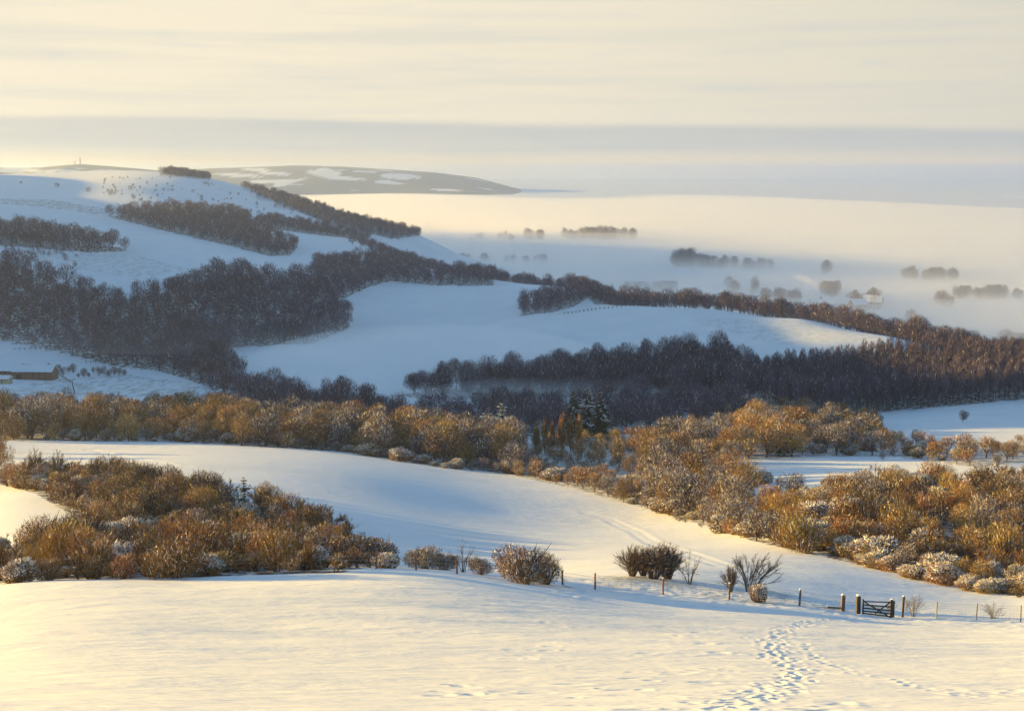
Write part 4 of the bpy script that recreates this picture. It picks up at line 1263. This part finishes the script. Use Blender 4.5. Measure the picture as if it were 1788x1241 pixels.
# frosted and dark bushes along field edges
for line, w, spc, seed, h0, h1, fz, noun, grp in (
        ([(1286, 183), (1400, 160), (1500, 144), (1600, 129), (1700, 122), (1800, 117)], 7, 1.7, 90, .9, 2.7, .65, 'snow crusted bush', 'the sunlit edge of the right scrub'),
        ([(-20, 214), (60, 198), (100, 178), (142, 160), (172, 150), (250, 140)], 9, 2.1, 91, .9, 2.4, .6, 'snow dusted bush', 'the hedge of the little left field'),
        ([(-20, 83.5), (300, 86), (450, 88), (600, 90), (690, 94)], 5, 1.25, 93, .5, 1.7, .12, 'low russet bush', 'the front of the left thicket'),
        ([(-20, 352), (300, 346), (600, 331), (750, 313), (900, 309), (1000, 290), (1130, 251), (1284, 184)], 6, 3.0, 92, 1.0, 4.0, .3, 'frosty grey bush', 'the far edge of the middle field')):
    for x, y in band(line, w, spc, seed, 0.6):
        h = h0 + (h1 - h0) * SP.random() ** 1.5
        fzz = SP.random() < fz
        note(grp, plant('frosted' if fzz else ('mixed' if y > 200 else 'scrub'), {'the sunlit edge of the right scrub': 'crusted_bush', 'the hedge of the little left field': 'hedge_bush', 'the front of the left thicket': 'low_bush'}.get(grp, 'field_edge_bush'), x, y, h, None, SP.uniform(.8, 1.5) if fzz else SP.uniform(1.1, 1.8), noun, 'bush', grp, None, True, SP), x, y, h)
for _ in range(70):
    px = SP.uniform(1270, 1700); Y = SP.uniform(262, 335)
    x = px_x(px, Y); u, v = to_px(x, Y, hz(x, Y))
    if 798 < v < 836 and SP.random() < .75:
        continue
    h = SP.uniform(.9, 3.2)
    note('the scrub round the right clearing', plant(SP.choice(('frosted', 'mixed', 'mixed')), 'clearing_bush', x, Y, h, None, SP.uniform(.9, 1.3), 'frosty bush', 'bush', 'the scrub round the right clearing', None, False, SP), x, Y, h)
NOUNS = {
    'dark wood on the left slope': ('bare tree', 'the dark left slope wood'), 'upper left tree belt': ('bare tree', 'the upper left belt'), 'slanting hillside wood': ('bare tree', 'the slanting hillside wood'),
    'hedge at the far hill foot': ('bare tree', 'the far hill foot hedge'), 'far hill skyline wood': ('bare tree', 'the far skyline wood'), 'far hilltop clump': ('bare tree', 'the hilltop clump'),
    'belt behind the valley field': ('bare tree', 'the belt behind the valley field'), 'dark ridge hedge': ('bare tree', 'the dark ridge hedge'), 'clump by the far field': ('bare tree', 'the rounded far field clump'),
    'long hedge by the fog': ('bare tree', 'the long hedge by the fog'), 'dark wood under the curved field': ('broad bare tree', 'the dark oak wood'), 'shaded row behind the golden trees': ('bare tree', 'the shaded valley bottom row'),
    'dense plantation on the right': ('slender tree', 'the dense right plantation'), 'golden band behind the middle field': ('golden tree', 'the sunlit band'), 'thicket right of the middle field': ('brown tree', 'the mid right thicket'),
    'copse below the right snowfield': ('brown tree', 'the right copse'), 'russet thicket on the left': ('russet bush', 'the left thicket'), 'sunlit scrub on the right': ('brown bush', 'the right scrub'),
    'hedge behind the barn': ('dark bush', 'the hedge behind the barn'), 'bushes below the paddock': ('grey bush', 'the strip below the paddock'), 'bushes dotted on the far hillside': ('dark bush', 'the snowy far hillside'),
    'bushes above the left wood': ('dark bush', 'the slope above the left wood'),
    'the sunlit edge of the right scrub': ('snow crusted bush', 'the right scrub edge'), 'the hedge of the little left field': ('snow dusted bush', 'the little field hedge'), 'the front of the left thicket': ('russet bush', 'the left thicket front edge'), 'the far edge of the middle field': ('frosty bush', 'the middle field edge'),
    'the scrub round the right clearing': ('frosty bush', 'the right clearing'),
}
for grp, rows in STANDS.items():
    if grp in NOUNS: relabel(rows, *NOUNS[grp])
    else: relabel(rows, 'misty tree' if len(rows) < 13 else 'tree', 'the ' + grp.replace('trees ', 'group ').replace('tall ', ''))


# ------------------------------------------------------------------ fences, gate
def post_at(parent, px, Y, h, w, mat, cap=True, tilt=(0, 0), name='post'):
    x = px_x(px, Y); z = hz(x, Y)
    o = mesh_obj(name, *(lambda V, F: (bx(V, F, x, Y, z - .3, w, w, h + .3, .1, tilt), (np.array(V), F))[1])([], []), mat, parent)
    if cap:
        V, F = [], []
        bx(V, F, x + tilt[0] * h, Y + tilt[1] * h, z + h, w * 1.05, w * 1.05, .045, .1); bx(V, F, x + tilt[0] * h, Y + tilt[1] * h, z + h + .045, w * .6, w * .6, .03, .1)
        mesh_obj('snow_cap', np.array(V), F, M_SNOWB, o)
    return (x, Y, z)


def wires(parent, pts, hs, verts_every, name='wire_mesh', t=.011):
    V, F = [], []
    for a, b in zip(pts, pts[1:]):
        n = max(2, int(math.hypot(a[0] - b[0], a[1] - b[1]) / 1.2))
        for h in hs:
            prev = None
            for i in range(n + 1):
                f = i / n; x, y = a[0] + (b[0] - a[0]) * f, a[1] + (b[1] - a[1]) * f
                g = hz(x, y) * .0 + (a[2] + (b[2] - a[2]) * f)
                q = (x, y, g + h)
                if prev: beam(V, F, prev, q, t, t)
                prev = q
        if verts_every:
            L = math.hypot(a[0] - b[0], a[1] - b[1]); m = int(L / verts_every)
            for i in range(1, m):
                f = i / m; x, y, g = a[0] + (b[0] - a[0]) * f, a[1] + (b[1] - a[1]) * f, a[2] + (b[2] - a[2]) * f
                beam(V, F, (x, y, g + hs[0]), (x + 1e-4, y, g + hs[-1]), t * .7, t * .7)
    return mesh_obj(name, np.array(V), F, M_WIRE, parent)


fr = random.Random(9)
f1 = empty('wire_fence', (0, 0, 0))
tag(f1, 'post and wire netting fence running from the crest to the gate', 'fence')
pts = [post_at(f1, 1043, 93, 1.15, .10, M_POSTR, True, (.01, 0)), post_at(f1, 1166, 93, 1.1, .10, M_POSTR, True, (-.01, 0)), post_at(f1, 1285, 92, 1.12, .10, M_POST, True, (.02, 0)),
       post_at(f1, 1412, 91, 1.12, .11, M_POST, True, (.03, 0)), post_at(f1, 1490, 91, 1.15, .23, M_POST, True, (.02, 0))]
wires(f1, pts, (.1, .25, .4, .55, .7, .85, 1.0), .3)
f1b = empty('wire_fence', (0, 0, 0))
tag(f1b, 'line of short orange lit posts half hidden by the snowy crest', 'fence')
pts = [post_at(f1b, px, Y, h, .12, M_POSTR, False, (fr.uniform(-.03, .03), 0)) for px, Y, h in ((285, 88, .9), (415, 88.5, .8), (535, 90, 1.0), (650, 91, 1.05), (722, 91.5, 1.0), (795, 92, 1.0), (880, 93, 1.0), (985, 93.5, 1.0), (1043.5, 93.3, .5))]
wires(f1b, pts, (.3, .6, .85), 0)
f2 = empty('wire_fence', (0, 0, 0))
tag(f2, 'grey steel post and netting fence right of the gate', 'fence')
pts = [post_at(f2, 1598, 91.4, 1.45, .13, M_OAK, True, (.04, 0)), post_at(f2, 1660, 90.4, 1.15, .07, M_STEEL, False), post_at(f2, 1732, 89.8, 1.15, .07, M_STEEL, False, (.02, 0)), post_at(f2, 1812, 89.2, 1.15, .07, M_STEEL, False)]
wires(f2, pts, (.08, .24, .4, .56, .72, .88, 1.04), .22)
rail = part('low_rail', M_POST, f1, lambda V, F: beam(V, F, (px_x(1462, 91), 91, hz(px_x(1462, 91), 91) + .16), (px_x(1486, 91), 91.05, hz(px_x(1486, 91), 91.05) + .22), .1, .12))
part('snow_cap', M_SNOWB, rail, lambda V, F: beam(V, F, (px_x(1462, 91), 91, hz(px_x(1462, 91), 91) + .24), (px_x(1485.5, 91), 91.05, hz(px_x(1485.5, 91), 91.05) + .30), .1, .04))

# the gate: leaf hung on the right post
for px, w, h, lab in ((1518, .26, 1.28, 'thick gate post on the left of the wooden gate'), (1579.5, .24, 1.22, 'snow topped gate post carrying the wooden gate on the right')):
    x = px_x(px, 91); z = hz(x, 91)
    g = empty('gate_post', (x, 91, z))
    part('post', M_OAK, g, lambda V, F: (bx(V, F, 0, 0, -.3, w, w, h + .2, .15), bx(V, F, 0, 0, h - .1, w * .8, w * .8, .06, .15)))
    part('snow_cap', M_SNOWB, g, lambda V, F: (bx(V, F, 0, 0, h - .04, w * .95, w * .95, .05, .15), bx(V, F, .01, 0, h + .01, w * .6, w * .6, .05, .15)))
    tag(g, lab, 'gate post', 'gate posts')
xl, xr = px_x(1527, 91), px_x(1575, 91)
Yl, Yr = 91.0, 90.6
zl, zr = hz(xl, Yl) + .06, hz(xr, Yr) + .04
g = empty('wooden_gate', (xl, Yl, zl))
tag(g, 'dark wooden barred gate with crossed braces and snow on top', 'gate')
W = xr - xl; dY = Yr - Yl; dZ = zr - zl


def gp(f, h):
    return (W * f, dY * f, dZ * f + h)


part('stile', M_OAK, g, lambda V, F: beam(V, F, gp(0, -.05), gp(.001, .98), .10, .10))
part('stile', M_OAK, g, lambda V, F: beam(V, F, gp(1, -.05), gp(1.001, 1.20), .12, .12))
for i, (h0, h1) in enumerate(((.84, 1.02), (.60, .70), (.38, .45), (.18, .22), (.02, .03))):
    b_ = part('bar', M_OAK, g, lambda V, F: beam(V, F, gp(.02, h0), gp(.985, h1), .05, .085))
    if i == 0:
        part('snow_cap', M_SNOWB, b_, lambda V, F: beam(V, F, gp(.03, h0 + .062), gp(.97, h1 + .062), .06, .045))
part('brace', M_OAK, g, lambda V, F: beam(V, F, tuple(np.array(gp(.04, .82)) - [0, .06, 0]), tuple(np.array(gp(.96, .0)) - [0, .06, 0]), .04, .08))
part('brace', M_OAK, g, lambda V, F: beam(V, F, tuple(np.array(gp(.42, .14)) - [0, .10, 0]), tuple(np.array(gp(.92, 1.0)) - [0, .10, 0]), .04, .08))


def far_fence(label, line, every, h=1.25, w=.2):
    f = empty('post_fence', (0, 0, 0)); tag(f, label, 'fence')
    P = [ground(px, py, a, b) for px, py, a, b in line]
    pts = []
    for p, q in zip(P, P[1:]):
        n = max(1, int(math.hypot(p[0] - q[0], p[1] - q[1]) / every))
        for i in range(n):
            t = i / n; x, y = p[0] + (q[0] - p[0]) * t, p[1] + (q[1] - p[1]) * t
            pts.append((x, y, hz(x, y)))
    for x, y, z in pts:
        V, F = [], []
        bx(V, F, x, y, z - .2, w, w, h + .2 + fr.uniform(-.15, .15), fr.uniform(0, 1))
        mesh_obj('post', np.array(V), F, M_OAK, f)
    V, F = [], []
    for a, b in zip(pts, pts[1:]):
        for hh in (.6, 1.05): beam(V, F, (a[0], a[1], a[2] + hh), (b[0], b[1], b[2] + hh), .03, .05)
    mesh_obj('rail', np.array(V), F, M_OAK, f)


far_fence('row of dark fence posts along the crest of the curved snowfield', [(985, 549, 780, 840), (1040, 541, 780, 840), (1100, 536, 780, 835), (1165, 535, 780, 830)], 2.4, 1.5, .3)
far_fence('post fence across the paddock above the barn', [(25, 611, 640, 760), (80, 610, 640, 760), (140, 611, 640, 760)], 2.4, 1.3, .22)
far_fence('post fence behind the hedge right of the barn', [(150, 633, 620, 720), (200, 634, 620, 720)], 2.0, 1.2, .2)
far_fence('post fence running down from the corner of the barn', [(100, 652, 560, 700), (126, 670, 560, 680), (131, 690, 540, 660)], 3.0, 1.3, .2)

# ------------------------------------------------------------------ barns and houses
M_BOARD = simple('brown_timber_boards', (.26, .135, .08), .85, .35, 1.5, .2)
M_DOORD = simple('dark_opening', (.03, .025, .022), .9)
M_PALE = simple('pale_boarding', (.42, .38, .24), .85, .2, 1.5)
M_RENDER = simple('pale_render', (.55, .52, .48), .85, .15, 1.0)
M_BRICK = simple('red_brick', (.27, .13, .09), .9, .2, 2.0)
M_GLASS = simple('dark_glass', (.05, .06, .08), .15)


def gable(name, label, cat, x, y, rz, L, D, eave, rise, wmat, bays=0, chimney=False, over=.35, windows=0):
    z = hz(x, y)
    o = empty(name, (x, y, z), rz); tag(o, label, cat)

    def wall(V, F):
        n = 0
        for sx in (-L / 2, L / 2):
            V += [(sx, -D / 2, -1.2), (sx, D / 2, -1.2), (sx, D / 2, eave), (sx, 0, eave + rise), (sx, -D / 2, eave)]
        F += [(4, 3, 2, 1, 0), (5, 6, 7, 8, 9), (0, 5, 9, 4), (2, 7, 6, 1), (0, 1, 6, 5)]
    part('wall', wmat, o, wall)
    t = .25

    def roof(V, F):
        e = D / 2 + over; ez = eave - over * rise / (D / 2)
        for s in (-1, 1):
            n = len(V)
            for xx in (-L / 2 - over, L / 2 + over):
                V += [(xx, s * e, ez + .02), (xx, 0, eave + rise + .02), (xx, 0, eave + rise + t), (xx, s * e, ez + t)]
            F += [tuple(n + i for i in f) for f in ((0, 1, 2, 3), (7, 6, 5, 4), (3, 2, 6, 7), (0, 4, 5, 1), (0, 3, 7, 4))]
    rf = part('roof', M_SNOWB, o, roof, 'snow covered roof')
    part('eaves_board', M_OAK, o, lambda V, F: (bx(V, F, 0, -D / 2 - over - .02, eave - over * rise / (D / 2) - .16, L + 2 * over, .08, .2), bx(V, F, 0, D / 2 + over + .02, eave - over * rise / (D / 2) - .16, L + 2 * over, .08, .2)))
    if chimney:
        part('chimney', M_BRICK, rf, lambda V, F: (bx(V, F, L * .3, 0, eave + rise * .4, .9, .9, rise * .6 + 1.4), bx(V, F, L * .3, 0, eave + rise + 1.4, 1.05, 1.05, .15)))
    for i in range(bays):
        xx = -L / 2 + (i + .5) * L / bays
        part('post', M_OAK, o, lambda V, F: bx(V, F, xx - L / bays / 2 + .2, -D / 2 - .06, -.2, .22, .12, eave))
    for i in range(windows):
        xx = -L / 2 + (i + .5) * L / windows
        for hh in ([1.0, 3.6] if eave > 4.5 else [1.0]):
            w_ = part('window', M_PALE, o, lambda V, F: bx(V, F, xx, -D / 2 - .02, hh, 1.3, .08, 1.3))
            part('pane', M_GLASS, w_, lambda V, F: (bx(V, F, xx - .3, -D / 2 - .05, hh + .1, .5, .06, 1.1), bx(V, F, xx + .3, -D / 2 - .05, hh + .1, .5, .06, 1.1)))
    return o


x, y, z = ground(62, 661, 560, 720)
bn = gable('long_barn', 'long brown timber barn with a snow covered roof', 'barn', x, y, rad(-3), 18.5, 8.0, 3.8, 2.4, M_BOARD, bays=6)
part('door', M_DOORD, bn, lambda V, F: bx(V, F, -6.2, -4.03, -.2, 2.4, .08, 2.6))
x, y, z = ground(6, 669, 560, 720)
gable('small_shed', 'small pale green shed with snowy roof at the left edge', 'shed', x, y, rad(-4), 6.5, 4.5, 2.3, 1.2, M_PALE, bays=2)
x, y, z = ground(2, 655, 560, 720)
gable('low_outbuilding', 'low dark outbuilding behind the pale shed', 'outbuilding', x, y + 3, rad(-4), 11, 5, 2.0, .9, M_BOARD, bays=3)
for px, Y, L, D, e, r_, rzz, wm, lab in (
        (1243, 1575, 15, 8, 7.5, 4.5, 20, M_RENDER, 'snow roofed farmhouse showing through the fog by tall trees'),
        (1478, 1085, 14, 8, 6.5, 4.5, -15, M_RENDER, 'snowy roof half sunk in fog, leftmost of the village houses'),
        (1500, 1065, 13, 8, 7.5, 4.5, 25, M_BRICK, 'snowy roofed house in the fog between two others'),
        (1526, 1080, 15, 8, 8.0, 5, -30, M_RENDER, 'tallest snowy roofed house in the foggy village'),
        (1428, 1090, 11, 7, 6.5, 4, 10, M_BRICK, 'foggy cottage with the smoking chimney')):
    gable('village_house', lab, 'house', px_x(px, Y), Y, rad(rzz), L, D, e - 2.2, r_ - .4, wm, chimney=True, windows=3)


# ------------------------------------------------------------------ air: haze, fog on the plain, mist in the hollow
def vol_mat(name, col, dens, aniso=0.0):
    m = bpy.data.materials.new(name); m.use_nodes = True
    nt = m.node_tree
    for n in list(nt.nodes):
        if n.type == 'BSDF_PRINCIPLED': nt.nodes.remove(n)
    out = [n for n in nt.nodes if n.type == 'OUTPUT_MATERIAL'][0]
    v = nt.nodes.new('ShaderNodeVolumePrincipled')
    v.inputs['Color'].default_value = (*col, 1)
    v.inputs['Density'].default_value = dens
    v.inputs['Anisotropy'].default_value = aniso
    nt.links.new(v.outputs[0], out.inputs['Volume'])
    return m


def box_verts(x0, x1, y0, y1, z0, z1):
    V = [(x0, y0, z0), (x1, y0, z0), (x1, y1, z0), (x0, y1, z0), (x0, y0, z1), (x1, y0, z1), (x1, y1, z1), (x0, y1, z1)]
    F = [(0, 3, 2, 1), (4, 5, 6, 7), (0, 1, 5, 4), (1, 2, 6, 5), (2, 3, 7, 6), (3, 0, 4, 7)]
    return V, F


V, F = box_verts(-27000, 27000, -4100, 26200, -112, 80)
hz_o = mesh_obj('haze', V, F, vol_mat('haze_air', (0.58, 0.71, 1.0), HAZE_D, 0.65))
tag(hz_o, 'thin pale winter haze filling the air over the downs', None, None, 'stuff')


def sheet_fog(name, label, xs, ys, top, bottom, mat):
    """closed slab with a rolling top; top(x, y) gives the height, pinched to the bottom at the rim"""
    X, Y = np.meshgrid(xs, ys)
    T = top(X, Y)
    n, m = X.shape
    T = np.maximum(T, bottom + 0.05)
    V = np.concatenate([np.stack([X, Y, T], -1).reshape(-1, 3), np.stack([X, Y, np.full_like(X, bottom)], -1).reshape(-1, 3)])
    idx = np.arange(n * m).reshape(n, m); k = n * m
    tq = np.stack([idx[:-1, :-1], idx[:-1, 1:], idx[1:, 1:], idx[1:, :-1]], -1).reshape(-1, 4)
    bq = tq[:, ::-1] + k
    rim = np.concatenate([idx[0, :], idx[1:, -1], idx[-1, -2::-1], idx[-2:0:-1, 0]])
    r2 = np.roll(rim, -1)
    sq = np.stack([rim, rim + k, r2 + k, r2], -1)[:, ::-1]
    me = fast_mesh(name, V, np.concatenate([tq, bq, sq]))
    o = link_mesh(name, me, mat, smooth=False)
    tag(o, label, None, None, 'stuff')
    return o


def waves(seed, n, k0, k1, X, Y, stretch=0.5):
    r = np.random.default_rng(seed); out = 0
    for _ in range(n):
        k = math.exp(r.uniform(math.log(k0), math.log(k1))); th = r.uniform(0, math.pi)
        out = out + np.sin(k * (stretch * X * math.cos(th) + Y * math.sin(th)) + r.uniform(0, 6.3)) * (k0 / k) ** 0.5
    return out / math.sqrt(n)


fy = np.exp(np.linspace(math.log(620), math.log(8600), 220))
fx = np.concatenate([np.linspace(-9000, -1400, 14), np.linspace(-1300, 2600, 150), np.linspace(2800, 12000, 16)])


def ftop(base, amp, seed, kk=(0.004, 0.03)):
    def f(X, Y):
        t = base + amp * waves(seed, 14, kk[0], kk[1], X, Y, 0.2)
        # thins out at the far rim of the plain
        return t - (t + 111) * sstep(3300, 6600, Y + 1100 * np.sin(X / 610 + base) + 700 * np.sin(X / 233 + 1))
    return f


for nm, lab, base, amp, seed, dn in (
        ('fog_bank', 'deep white fog lying over the plain', -103.0, 4.6, 3, FOG_D[0]),
        ('fog_bank', 'thinner fog drifting over the plain below the woods', -94.5, 4.5, 8, FOG_D[1]),
        ('fog_bank', 'faint upper veil of fog over the far plain', -83.0, 4.0, 11, FOG_D[2])):
    sheet_fog(nm, lab, fx, fy, ftop(base, amp, seed), -111.0, vol_mat('fog', (0.995, 0.985, 0.975), dn, 0.74))

# mist in the hollow under the scarp wood
mx = np.linspace(-330, 260, 60); my = np.linspace(500, 800, 40)


def mist(base, amp, seed, cx, cy, rx, ry):
    def f(X, Y):
        e = 1 - ((X - cx) / rx) ** 2 - ((Y - cy) / ry) ** 2
        return -96.0 + (base + 96.0 + amp * waves(seed, 10, 0.01, 0.06, X, Y)) * np.clip(e * 1.6, 0, 1) ** 0.6
    return f


sheet_fog('valley_mist', 'bluish mist pooled in the hollow beside the dark wood', mx, my, mist(-77, 1.2, 5, -38, 640, 100, 120), -97.0, vol_mat('valley_mist', (0.96, 0.98, 1.0), MIST_D, 0.4))
sheet_fog('valley_mist', 'low streak of mist behind the conifers', np.linspace(-80, 180, 40), np.linspace(470, 580, 24), mist(-80, 0.8, 6, 50, 528, 120, 45), -97.0, vol_mat('valley_mist_low', (0.96, 0.98, 1.0), MIST_D * 0.8, 0.0))

# chimney smoke drifting left from the cottage
Vs, Fs = [], []
Y = 1090; x0 = px_x(1431, Y); z0 = hz(x0, Y) + 12
sp_pts = [np.array(q) + [x0, Y, z0 - 1.5] for q in ((0, 0, -1.5), (-.3, 0, 2), (-1.4, .3, 5), (-2.6, -.2, 7.5), (-5.5, .4, 10), (-8.5, 0, 11.5), (-13, .5, 13.5), (-17, 0, 14.2), (-21, 0, 14.6))]
tube(Vs, Fs, sp_pts, [.4, 1.0, 1.5, 2.3, 2.0, 3.0, 2.5, 1.9, .3], 10)
Fs.append(tuple(range(9, -1, -1))); Fs.append(tuple(range(len(Vs) - 10, len(Vs))))
sm = mesh_obj('chimney_smoke', np.array(Vs), Fs, vol_mat('smoke', (.98, .97, .95), .045, .3))
tag(sm, 'pale sunlit smoke rising from a cottage chimney in the fog', None, None, 'stuff')
